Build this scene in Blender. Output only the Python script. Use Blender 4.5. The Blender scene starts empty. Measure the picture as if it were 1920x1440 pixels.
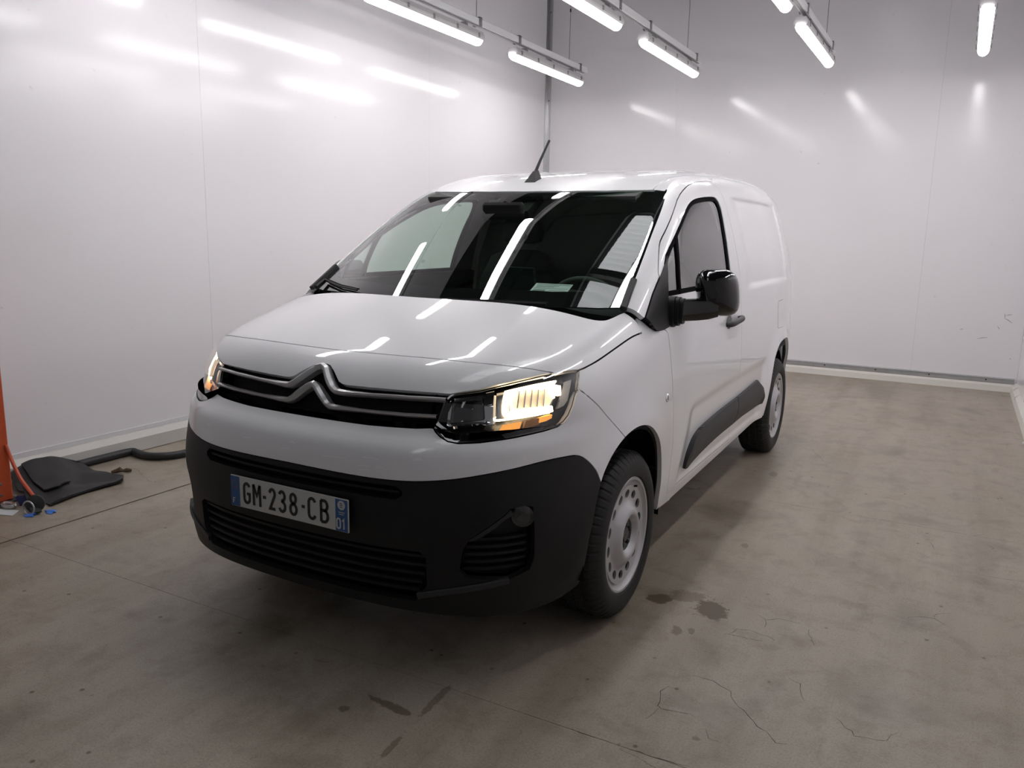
import bpy, math, random
import numpy as np
from mathutils import Vector, Matrix
from mathutils.geometry import delaunay_2d_cdt

# ------------------------------------------------------------------ camera, light, exposure
SC = bpy.context.scene
COL = SC.collection
CAM_POS = (1.8645, -2.7737, 1.4410)
YAW, PITCH, ROLL, FPX = -0.50042, -0.18630, -0.01917, 1512.5
def make_camera():
    cy, sy, cp, sp = math.cos(YAW), math.sin(YAW), math.cos(PITCH), math.sin(PITCH)
    f = Vector((sy*cp, cy*cp, sp)); r0 = Vector((cy, -sy, 0)); d0 = f.cross(r0)
    cr, sr = math.cos(ROLL), math.sin(ROLL)
    r = cr*r0 + sr*d0; d = -sr*r0 + cr*d0
    cd = bpy.data.cameras.new('camera'); co = bpy.data.objects.new('camera', cd); COL.objects.link(co)
    m = Matrix((r, -d, -f)).transposed().to_4x4(); m.translation = Vector(CAM_POS)
    co.matrix_world = m
    cd.sensor_width = 36; cd.lens = FPX/1920*36; cd.clip_end = 100; cd.clip_start = .05
    SC.camera = co
make_camera()
W_ = bpy.data.worlds.new('world'); SC.world = W_; W_.use_nodes = True
W_.node_tree.nodes['Background'].inputs[0].default_value = (.94, .95, 1, 1)
W_.node_tree.nodes['Background'].inputs[1].default_value = .12
SC.view_settings.view_transform = 'Standard'; SC.view_settings.look = 'None'
SC.view_settings.gamma = 1; SC.view_settings.use_curve_mapping = False
SC.view_settings.exposure = 0.0
LAMP_STRENGTH = 27.5

# ------------------------------------------------------------------ generic helpers
def link(o, parent=None):
    COL.objects.link(o)
    if parent is not None: o.parent = parent
    return o
def tag(o, label=None, cat=None, group=None, kind=None):
    if label: o['label'] = label
    if cat: o['category'] = cat
    if group: o['group'] = group
    if kind: o['kind'] = kind
    return o
def empty(name, loc=(0, 0, 0), parent=None):
    o = bpy.data.objects.new(name, None); o.location = loc; o.empty_display_size = .1
    return link(o, parent)
def mesh_obj(name, verts, faces, mat, parent=None, smooth=False, normals=None):
    me = bpy.data.meshes.new(name)
    me.from_pydata([tuple(map(float, v)) for v in verts], [], [tuple(map(int, f)) for f in faces])
    if mat: me.materials.append(mat)
    if smooth or normals is not None:
        me.polygons.foreach_set('use_smooth', [True]*len(me.polygons))
    me.update()
    if normals is not None:
        me.normals_split_custom_set_from_vertices([tuple(map(float, n)) for n in normals])
    return link(bpy.data.objects.new(name, me), parent)
class MB:
    def __init__(s): s.v = []; s.f = []
    def add(s, v, f):
        b = len(s.v); s.v += [tuple(p) for p in v]; s.f += [tuple(b+i for i in q) for q in f]; return s
    def box(s, a, b, bev=0.):
        x0, y0, z0 = a; x1, y1, z1 = b
        if bev <= 0:
            v = [(x0,y0,z0),(x1,y0,z0),(x1,y1,z0),(x0,y1,z0),(x0,y0,z1),(x1,y0,z1),(x1,y1,z1),(x0,y1,z1)]
            return s.add(v, [(0,3,2,1),(4,5,6,7),(0,1,5,4),(1,2,6,5),(2,3,7,6),(3,0,4,7)])
        c = bev; v = []
        for z, i in ((z0, c), (z0+c, 0), (z1-c, 0), (z1, c)):
            v += [(x0+c+i*0,y0+i,z),(x1-c,y0+i,z),(x1-i,y0+c,z),(x1-i,y1-c,z),(x1-c,y1-i,z),(x0+c,y1-i,z),(x0+i,y1-c,z),(x0+i,y0+c,z)]
        f = [tuple(range(7,-1,-1)), tuple(range(24,32))]
        for k in range(3):
            for j in range(8): f.append((k*8+j, k*8+(j+1)%8, k*8+8+(j+1)%8, k*8+8+j))
        return s.add(v, f)
    def obox(s, c, ax, half):
        """oriented box: centre, three axis vectors, half sizes"""
        c = Vector(c); A = [Vector(a).normalized()*h for a, h in zip(ax, half)]
        v = [c + A[0]*i + A[1]*j + A[2]*k for k in (-1, 1) for i, j in ((-1,-1),(1,-1),(1,1),(-1,1))]
        return s.add(v, [(0,3,2,1),(4,5,6,7),(0,1,5,4),(1,2,6,5),(2,3,7,6),(3,0,4,7)])
    def tube(s, pts, r, n=10, cap=True):
        P = [Vector(p) for p in pts]; R = r if hasattr(r, '__len__') else [r]*len(P)
        up = Vector((0, 0, 1)); b = len(s.v); prev = None
        for i, p in enumerate(P):
            t = (P[min(i+1, len(P)-1)] - P[max(i-1, 0)]).normalized()
            if prev is None:
                e = t.cross(up)
                if e.length < .1: e = t.cross(Vector((1, 0, 0)))
            else:
                e = prev - t*prev.dot(t)
            e.normalize(); prev = e; g = t.cross(e)
            for k in range(n):
                a = 2*math.pi*k/n; s.v.append(tuple(p + (e*math.cos(a) + g*math.sin(a))*R[i]))
        for i in range(len(P)-1):
            for k in range(n):
                s.f.append((b+i*n+k, b+i*n+(k+1)%n, b+(i+1)*n+(k+1)%n, b+(i+1)*n+k))
        if cap:
            s.f.append(tuple(b+k for k in range(n-1, -1, -1))); m = b+(len(P)-1)*n; s.f.append(tuple(m+k for k in range(n)))
        return s
    def prism(s, poly, y0, y1, axis='y'):
        """poly in (x,z) extruded along y (axis y), or (y,z) along x (axis x)"""
        n = len(poly)
        mk = (lambda p, t: (p[0], t, p[1])) if axis == 'y' else (lambda p, t: (t, p[0], p[1]))
        v = [mk(p, y0) for p in poly] + [mk(p, y1) for p in poly]
        f = [tuple(range(n)), tuple(range(2*n-1, n-1, -1))] + [(i, n+i, n+(i+1)%n, (i+1)%n) for i in range(n)]
        return s.add(v, f)
    def build(s, name, mat, parent=None, smooth=False, recalc=True):
        o = mesh_obj(name, s.v, s.f, mat, parent, smooth)
        if recalc:
            import bmesh
            bm = bmesh.new(); bm.from_mesh(o.data); bmesh.ops.recalc_face_normals(bm, faces=bm.faces); bm.to_mesh(o.data); bm.free()
        if smooth: autosmooth(o)
        return o
def autosmooth(o, ang=38):
    o.data.polygons.foreach_set('use_smooth', [True]*len(o.data.polygons))
    try: o.data.set_sharp_from_angle(angle=math.radians(ang))
    except Exception: pass
def lathe(prof, n=64, axis_pt=(0, 0, 0), closed=False):
    """profile list of (x, r) revolved about the x axis"""
    m = MB(); v = []
    for i in range(n):
        a = 2*math.pi*i/n; c, s_ = math.cos(a), math.sin(a)
        v += [(axis_pt[0]+x, axis_pt[1]+r*c, axis_pt[2]+r*s_) for x, r in prof]
    k = len(prof); f = []
    for i in range(n):
        j = (i+1) % n
        for q in range(k if closed else k-1):
            f.append((i*k+q, i*k+(q+1)%k, j*k+(q+1)%k, j*k+q))
    m.add(v, f); return m

# ------------------------------------------------------------------ materials
def new_mat(name):
    m = bpy.data.materials.new(name); m.use_nodes = True
    return m, m.node_tree, m.node_tree.nodes['Principled BSDF']
def pm(name, col, rough=.5, metal=0., coat=0., coat_r=.03, spec=.5, emit=None, es=0., vary=0., vscale=8., bump=0., bscale=120.):
    m, nt, b = new_mat(name)
    b.inputs['Base Color'].default_value = (*col, 1); b.inputs['Roughness'].default_value = rough
    b.inputs['Metallic'].default_value = metal; b.inputs['Coat Weight'].default_value = coat
    b.inputs['Coat Roughness'].default_value = coat_r; b.inputs['Specular IOR Level'].default_value = spec
    if emit: b.inputs['Emission Color'].default_value = (*emit, 1); b.inputs['Emission Strength'].default_value = es
    if vary or bump:
        tc = nt.nodes.new('ShaderNodeTexCoord')
    if vary:
        n = nt.nodes.new('ShaderNodeTexNoise'); n.inputs['Scale'].default_value = vscale; n.inputs['Detail'].default_value = 5
        nt.links.new(tc.outputs['Object'], n.inputs['Vector'])
        mx = nt.nodes.new('ShaderNodeMix'); mx.data_type = 'RGBA'
        mx.inputs['A'].default_value = (*[c*(1-vary) for c in col], 1); mx.inputs['B'].default_value = (*[min(1, c*(1+vary)) for c in col], 1)
        nt.links.new(n.outputs['Fac'], mx.inputs['Factor']); nt.links.new(mx.outputs['Result'], b.inputs['Base Color'])
    if bump:
        n = nt.nodes.new('ShaderNodeTexNoise'); n.inputs['Scale'].default_value = bscale; n.inputs['Detail'].default_value = 3
        nt.links.new(tc.outputs['Object'], n.inputs['Vector'])
        bp = nt.nodes.new('ShaderNodeBump'); bp.inputs['Strength'].default_value = bump; bp.inputs['Distance'].default_value = .002
        nt.links.new(n.outputs['Fac'], bp.inputs['Height']); nt.links.new(bp.outputs['Normal'], b.inputs['Normal'])
    return m
def glass_mat(name, tint, rough=0., refl=1.0):
    m = bpy.data.materials.new(name); m.use_nodes = True; nt = m.node_tree
    for n in list(nt.nodes): nt.nodes.remove(n)
    out = nt.nodes.new('ShaderNodeOutputMaterial'); mix = nt.nodes.new('ShaderNodeMixShader')
    tr = nt.nodes.new('ShaderNodeBsdfTransparent'); tr.inputs[0].default_value = (*tint, 1)
    gl = nt.nodes.new('ShaderNodeBsdfGlossy'); gl.inputs['Roughness'].default_value = rough; gl.inputs['Color'].default_value = (refl,)*3+(1,)
    fr = nt.nodes.new('ShaderNodeFresnel'); ge = nt.nodes.new('ShaderNodeNewGeometry'); mr = nt.nodes.new('ShaderNodeMapRange')
    mr.inputs['To Min'].default_value = 1.52; mr.inputs['To Max'].default_value = 1/1.52
    nt.links.new(ge.outputs['Backfacing'], mr.inputs['Value']); nt.links.new(mr.outputs[0], fr.inputs['IOR'])
    # a pane has two faces: R = 2r/(1+r)
    m1 = nt.nodes.new('ShaderNodeMath'); m1.operation = 'ADD'; m1.inputs[1].default_value = 1; nt.links.new(fr.outputs[0], m1.inputs[0])
    m2 = nt.nodes.new('ShaderNodeMath'); m2.operation = 'MULTIPLY'; m2.inputs[1].default_value = 2; nt.links.new(fr.outputs[0], m2.inputs[0])
    m3 = nt.nodes.new('ShaderNodeMath'); m3.operation = 'DIVIDE'; nt.links.new(m2.outputs[0], m3.inputs[0]); nt.links.new(m1.outputs[0], m3.inputs[1])
    nt.links.new(m3.outputs[0], mix.inputs[0]); nt.links.new(tr.outputs[0], mix.inputs[1]); nt.links.new(gl.outputs[0], mix.inputs[2])
    nt.links.new(mix.outputs[0], out.inputs[0])
    return m
M = {}
M['paint'] = pm('white_car_paint', (.85, .855, .88), .32, coat=1, coat_r=.02, spec=.4)
M['plastic'] = pm('dark_grey_bumper_plastic', (.010, .010, .011), .5, spec=.3, bump=.15, bscale=900)
M['mould'] = pm('charcoal_moulding_plastic', (.030, .030, .033), .5, spec=.4, bump=.15, bscale=900)
M['black'] = pm('matt_black', (.006, .006, .006), .7, spec=.2)
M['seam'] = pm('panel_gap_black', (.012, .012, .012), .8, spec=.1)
M['gloss'] = pm('gloss_black', (.004, .004, .005), .08, coat=1, coat_r=.01)
M['rubber'] = pm('tyre_rubber', (.017, .017, .017), .62, spec=.35, vary=.25, vscale=30)
M['steel'] = pm('silver_painted_steel', (.47, .47, .49), .34, metal=.4, coat=.3, coat_r=.1)
M['chrome'] = pm('satin_chrome', (.50, .50, .51), .28, metal=.45, coat=.5)
M['bright_chrome'] = pm('polished_chrome', (.8, .8, .82), .06, metal=1)
M['capgrey'] = pm('dark_hub_plastic', (.03, .03, .032), .4)
M['plate_white'] = pm('plate_white', (.52, .52, .50), .4)
M['plate_blue'] = pm('plate_blue', (.022, .09, .25), .4)
M['plate_black'] = pm('plate_characters_black', (.01, .01, .012), .45)
M['dash'] = pm('dashboard_grey', (.016, .019, .019), .7, spec=.2, bump=.2, bscale=600)
M['seat'] = pm('dark_seat_cloth', (.035, .038, .036), .9, vary=.3, vscale=300)
M['head'] = pm('headliner_grey', (.20, .21, .20), .9)
M['trim'] = pm('interior_trim_grey', (.075, .08, .076), .8, spec=.2)
M['trim_light'] = pm('pillar_trim_grey', (.16, .17, .16), .8)
M['screen'] = pm('touchscreen_glass', (.02, .03, .03), .1)
M['bulkhead'] = pm('bulkhead_grey', (.17, .18, .165), .7)
M['glass'] = glass_mat('green_tinted_windscreen', (.74, .88, .80))
M['sideglass'] = glass_mat('green_tinted_side_glass', (.76, .86, .80))
M['lens'] = glass_mat('clear_lamp_lens', (.95, .95, .95))
M['frit'] = pm('glass_edge_black', (.004, .004, .005), .9, spec=.05)
M['reflector'] = pm('lamp_reflector', (.75, .74, .72), .16, metal=1)
M['lampblack'] = pm('lamp_bezel_black', (.012, .012, .013), .25)
M['lampglow'] = pm('lit_lamp_guide', (.9, .85, .7), .4, emit=(1, .78, .50), es=6)
M['lampglow2'] = pm('reflector_and_divider_glow', (.9, .8, .6), .3, emit=(1, .76, .48), es=.6)  # emission stands in for bulb light on reflector and divider
M['amber'] = pm('lit_amber_indicator', (.8, .35, .05), .3, emit=(1, .40, .08), es=.75)
M['amber_dim'] = pm('amber_indicator_cell', (.16, .07, .02), .3, emit=(1, .42, .1), es=.05)
M['scratch'] = pm('bare_scratch', (.9, .9, .9), .6)
M['scuff'] = pm('grey_scuff', (.30, .28, .27), .8)
M['wall'] = None
M['alu'] = pm('aluminium_trim', (.55, .55, .56), .32, metal=.9, vary=.12, vscale=20)
M['rail'] = pm('white_enamelled_rail', (.72, .72, .74), .4)
M['housing'] = pm('grey_lamp_housing', (.55, .54, .55), .45)
M['clip'] = pm('steel_clip', (.3, .3, .3), .4, metal=.8)
M['wire'] = pm('steel_wire', (.25, .25, .25), .5, metal=.7)
M['tube'] = pm('lit_tube_diffuser', (.9, .9, .9), .4, emit=(1, .975, .96), es=LAMP_STRENGTH)
def tube_material():
    m, nt, b = new_mat('lit_tube_diffuser')
    b.inputs['Base Color'].default_value = (.9, .9, .9, 1); b.inputs['Roughness'].default_value = .4
    b.inputs['Emission Color'].default_value = (1, .965, .965, 1)
    tc = nt.nodes.new('ShaderNodeTexCoord'); sx = nt.nodes.new('ShaderNodeSeparateXYZ'); mr = nt.nodes.new('ShaderNodeMapRange')
    nt.links.new(tc.outputs['Object'], sx.inputs[0]); nt.links.new(sx.outputs['Z'], mr.inputs['Value'])
    mr.inputs['From Min'].default_value = .034; mr.inputs['From Max'].default_value = -.010
    mr.inputs['To Min'].default_value = LAMP_STRENGTH*.07; mr.inputs['To Max'].default_value = LAMP_STRENGTH
    nt.links.new(mr.outputs[0], b.inputs['Emission Strength']); return m
M['tube'] = tube_material()
M['orange'] = pm('orange_red_enamel', (.55, .09, .03), .4, vary=.15, vscale=25)
M['hose_o'] = pm('orange_hose', (.62, .10, .04), .4)
M['tarp'] = pm('black_tarpaulin', (.013, .013, .014), .55, vary=.3, vscale=15, bump=.3, bscale=40)
M['hose'] = pm('black_rubber_hose', (.02, .021, .022), .5)
M['blue'] = pm('blue_cloth', (.008, .018, .11), .5, vary=.35, vscale=60)
M['blue_l'] = pm('bright_blue_plastic', (.06, .22, .75), .3)
M['paper'] = pm('white_paper', (.62, .64, .66), .7)
M['ink'] = pm('print_ink_grey', (.25, .28, .28), .7)
M['strap'] = pm('dark_webbing', (.03, .032, .035), .8)
M['scrap'] = pm('brown_scrap', (.10, .065, .035), .8, vary=.5, vscale=60)
M['deck'] = pm('dark_roof_deck', (.055, .055, .052), .7)
M['beam'] = pm('dark_roof_steel', (.012, .012, .013), .6)
M['skyl'] = pm('pale_corrugated_sheet', (.55, .55, .55), .6, vary=.15, vscale=3)
M['skyl'] = pm('daylit_and_fill_sheet', (.5, .5, .5), .6, vary=.15, vscale=3, emit=(.95, .98, 1), es=2.2)

# ------------------------------------------------------------------ room
XL, XR, YB, ZW = -2.72, 2.46, 6.35, 5.2      # wall faces
def wall_material():
    m, nt, b = new_mat('white_wall_laminate')
    tc = nt.nodes.new('ShaderNodeTexCoord')
    n1 = nt.nodes.new('ShaderNodeTexNoise'); n1.inputs['Scale'].default_value = .8; n1.inputs['Detail'].default_value = 3
    nt.links.new(tc.outputs['Object'], n1.inputs['Vector'])
    n2 = nt.nodes.new('ShaderNodeTexNoise'); n2.inputs['Scale'].default_value = 14; n2.inputs['Detail'].default_value = 6; n2.inputs['Roughness'].default_value = .7
    nt.links.new(tc.outputs['Object'], n2.inputs['Vector'])
    cr = nt.nodes.new('ShaderNodeValToRGB'); cr.color_ramp.elements[0].position = .24; cr.color_ramp.elements[0].color = (.66, .64, .64, 1)
    cr.color_ramp.elements[1].position = .34; cr.color_ramp.elements[1].color = (.83, .815, .845, 1)
    nt.links.new(n2.outputs['Fac'], cr.inputs[0]); nt.links.new(cr.outputs[0], b.inputs['Base Color'])
    b.inputs['Roughness'].default_value = .13; b.inputs['Specular IOR Level'].default_value = .36
    bp = nt.nodes.new('ShaderNodeBump'); bp.inputs['Strength'].default_value = .06; bp.inputs['Distance'].default_value = .05
    nt.links.new(n1.outputs['Fac'], bp.inputs['Height']); nt.links.new(bp.outputs['Normal'], b.inputs['Normal'])
    return m
M['wall'] = wall_material()
def kerb_material():
    m, nt, b = new_mat('scuffed_white_kerb'); tc = nt.nodes.new('ShaderNodeTexCoord')
    n = nt.nodes.new('ShaderNodeTexNoise'); n.inputs['Scale'].default_value = 5; n.inputs['Detail'].default_value = 8; n.inputs['Roughness'].default_value = .7
    nt.links.new(tc.outputs['Object'], n.inputs['Vector'])
    r = nt.nodes.new('ShaderNodeValToRGB'); e = r.color_ramp.elements; e[0].position = .30; e[0].color = (.20, .13, .08, 1); e[1].position = .40; e[1].color = (.70, .68, .63, 1)
    nt.links.new(n.outputs['Fac'], r.inputs[0]); nt.links.new(r.outputs[0], b.inputs['Base Color']); b.inputs['Roughness'].default_value = .6
    bp = nt.nodes.new('ShaderNodeBump'); bp.inputs['Strength'].default_value = .4; bp.inputs['Distance'].default_value = .01
    nt.links.new(n.outputs['Fac'], bp.inputs['Height']); nt.links.new(bp.outputs['Normal'], b.inputs['Normal']); return m
M['kerb'] = kerb_material()
M['base'] = pm('painted_baseboard', (.60, .585, .56), .45, vary=.08, vscale=4)

STAINS = [  # x, y, rx, ry, rotation, darkness
    (.944,.187,.048,.045,-1.26,.8),(1.033,.263,.08,.05,.37,.5),(1.153,.198,.09,.065,-1.31,.85),(1.084,-.039,.038,.02,-1.27,.55),(1.133,-.014,.025,.011,-1.29,.5),
    (1.23,-.123,.11,.045,-1.3,.28),(.358,-1.046,.02,.018,.54,.6),(.477,-.966,.08,.017,-.12,.65),(.573,-.875,.105,.013,1.64,.5),(.596,-1.123,.06,.010,1.67,.5),
    (1.688,-.128,.112,.068,-1.45,.26),(1.491,.098,.053,.044,-1.4,.24),(2.06,-.096,.10,.068,.2,.22),(-.4,-1.623,.063,.04,-.51,.3),(1.335,-.646,.014,.012,.53,.5),
    (1.724,-.31,.043,.038,.54,.22),(1.108,.948,.028,.017,-1.35,.4),(.989,2.21,.06,.025,-1.38,.4)]
CRACKS = [[(1.23, -0.313), (1.295, -0.313), (1.36, -0.348), (1.386, -0.396), (1.415, -0.433), (1.444, -0.448), (1.479, -0.491), (1.508, -0.51), (1.541, -0.55), (1.571, -0.536)], [(1.181, -0.41), (1.166, -0.455), (1.186, -0.541), (1.199, -0.553), (1.23, -0.542), (1.272, -0.536), (1.297, -0.541)], [(1.179, -0.624), (1.19, -0.552)], [(1.673, -0.326), (1.71, -0.361), (1.738, -0.393), (1.796, -0.389), (1.823, -0.367), (1.848, -0.311)], [(1.342, -0.584), (1.369, -0.622), (1.406, -0.63)], [(1.312, 0.247), (1.352, 0.219), (1.4, 0.252), (1.471, 0.251)], [(1.352, 0.219), (1.364, 0.156)], [(1.259, 0.027), (1.277, 0.085), (1.32, 0.105), (1.362, 0.089), (1.402, 0.084), (1.417, 0.066)], [(1.825, 0.524), (1.853, 0.551), (1.92, 0.57), (1.957, 0.532)], [(1.92, 0.57), (1.922, 0.614), (1.978, 0.657)], [(1.507, -0.164), (1.545, -0.187), (1.578, -0.282)], [(0.995, -0.785), (1.069, -0.791), (1.141, -0.79)], [(1.188, -0.788), (1.27, -0.791), (1.355, -0.779)]]
def floor_material():
    m, nt, b = new_mat('worn_concrete_floor')
    N, L = nt.nodes.new, nt.links.new
    tc = N('ShaderNodeNewGeometry') if False else N('ShaderNodeTexCoord')
    P = tc.outputs['Object']
    def noise(s, d=6, r=.6, w=None, dist=0.):
        n = N('ShaderNodeTexNoise'); n.inputs['Scale'].default_value = s; n.inputs['Detail'].default_value = d; n.inputs['Roughness'].default_value = r; n.inputs['Distortion'].default_value = dist
        L(w or P, n.inputs['Vector']); return n
    def ramp(src, p0, c0, p1, c1):
        r = N('ShaderNodeValToRGB'); e = r.color_ramp.elements
        e[0].position = p0; e[0].color = (*c0, 1); e[1].position = p1; e[1].color = (*c1, 1); L(src, r.inputs[0]); return r.outputs[0]
    def math_(op, a, b_=None, c=None):
        n = N('ShaderNodeMath'); n.operation = op
        for i, q in enumerate((a, b_, c)):
            if q is None: continue
            if isinstance(q, (int, float)): n.inputs[i].default_value = q
            else: L(q, n.inputs[i])
        return n.outputs[0]
    def mixc(f, a, b_, mode='MIX'):
        n = N('ShaderNodeMix'); n.data_type = 'RGBA'; n.blend_type = mode
        for k, q in (('Factor', f), ('A', a), ('B', b_)):
            if isinstance(q, (int, float)): n.inputs[k].default_value = q
            elif isinstance(q, tuple): n.inputs[k].default_value = (*q, 1)
            else: L(q, n.inputs[k])
        return n.outputs['Result']
    big = noise(.55, 4, .55, dist=.6); mid = noise(2.6, 7, .62, dist=.3); fine = noise(38, 6, .75)
    col = ramp(big.outputs['Fac'], .32, (.275, .234, .184), .66, (.360, .317, .258))
    col = mixc(math_('MULTIPLY', mid.outputs['Fac'], .55), col, (.405, .362, .302))
    dark = ramp(mid.outputs['Fac'], .30, (.55, .52, .48), .48, (1, 1, 1))
    col = mixc(.8, col, dark, 'MULTIPLY')
    sp = ramp(fine.outputs['Fac'], .27, (.45, .42, .38), .40, (1, 1, 1))
    col = mixc(.75, col, sp, 'MULTIPLY')
    gr = noise(150, 3, .8); col = mixc(.55, col, ramp(gr.outputs['Fac'], .36, (.62, .58, .53), .54, (1.06, 1.06, 1.06)), 'MULTIPLY')
    pz = noise(7.5, 6, .7, dist=.5); col = mixc(.6, col, ramp(pz.outputs['Fac'], .33, (.70, .66, .61), .50, (1, 1, 1)), 'MULTIPLY')
    # stretched trowel/tyre streaks along the drive direction
    mp = N('ShaderNodeMapping'); mp.inputs['Scale'].default_value = (3.2, .35, 1); L(P, mp.inputs['Vector'])
    st = noise(1.7, 5, .6, mp.outputs[0])
    col = mixc(.6, col, ramp(st.outputs['Fac'], .34, (.74, .71, .67), .56, (1, 1, 1)), 'MULTIPLY')
    # scattered small dark spots
    vo = N('ShaderNodeTexVoronoi'); vo.inputs['Scale'].default_value = 7.5; L(P, vo.inputs['Vector'])
    spot = ramp(vo.outputs['Distance'], .035, (.38, .33, .27), .075, (1, 1, 1))
    col = mixc(math_('GREATER_THAN', noise(1.9, 2).outputs['Fac'], .44), col, mixc(1., col, spot, 'MULTIPLY'))
    # hairline cracks, in some areas only
    wv = N('ShaderNodeMix'); wv.data_type = 'VECTOR'; wv.inputs['Factor'].default_value = .10
    nz = noise(2.4, 6, .65); L(P, wv.inputs['A']); L(nz.outputs['Color'], wv.inputs['B'])
    ve = N('ShaderNodeTexVoronoi'); ve.feature = 'DISTANCE_TO_EDGE'; ve.inputs['Scale'].default_value = 1.75; L(wv.outputs['Result'], ve.inputs['Vector'])
    crack = math_('LESS_THAN', ve.outputs['Distance'], .0026)
    cm = math_('MULTIPLY', crack, math_('GREATER_THAN', noise(1.1, 3).outputs['Fac'], .60))
    col = mixc(math_('MULTIPLY', cm, .5), col, (.045, .036, .028))
    # oil and water stains
    dn = noise(17, 6, .75); dno = math_('MULTIPLY_ADD', dn.outputs['Fac'], 2.6, -1.25)
    mask = None
    for (x, y, rx, ry, a, dk) in STAINS:
        mp = N('ShaderNodeMapping'); mp.vector_type = 'TEXTURE'
        mp.inputs['Location'].default_value = (x, y, 0); mp.inputs['Rotation'].default_value = (0, 0, a); mp.inputs['Scale'].default_value = (rx, ry, 1)
        L(P, mp.inputs['Vector'])
        ln = N('ShaderNodeVectorMath'); ln.operation = 'LENGTH'; L(mp.outputs[0], ln.inputs[0])
        d = math_('ADD', ln.outputs['Value'], dno)
        mr = N('ShaderNodeMapRange'); mr.inputs['From Min'].default_value = 1.12 if dk > .3 else 1.7; mr.inputs['From Max'].default_value = .92 if dk > .3 else .2
        mr.inputs['To Max'].default_value = dk; L(d, mr.inputs['Value'])
        mask = mr.outputs[0] if mask is None else math_('MAXIMUM', mask, mr.outputs[0])
    col = mixc(mask, col, (.070, .042, .017))
    L(col, b.inputs['Base Color'])
    rr = N('ShaderNodeMapRange'); rr.inputs['From Min'].default_value = .3; rr.inputs['From Max'].default_value = .7
    rr.inputs['To Min'].default_value = .30; rr.inputs['To Max'].default_value = .52; L(mid.outputs['Fac'], rr.inputs['Value'])
    L(rr.outputs[0], b.inputs['Roughness']); b.inputs['Specular IOR Level'].default_value = .42
    bp = N('ShaderNodeBump'); bp.inputs['Strength'].default_value = .25; bp.inputs['Distance'].default_value = .004
    h = math_('SUBTRACT', math_('MULTIPLY_ADD', fine.outputs['Fac'], .5, mid.outputs['Fac']), math_('MULTIPLY', cm, .8))
    L(h, bp.inputs['Height']); L(bp.outputs['Normal'], b.inputs['Normal'])
    return m
M['floor'] = floor_material()
M['joint'] = pm('dirty_floor_joint', (.05, .042, .034), .8, vary=.4, vscale=20)

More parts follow.
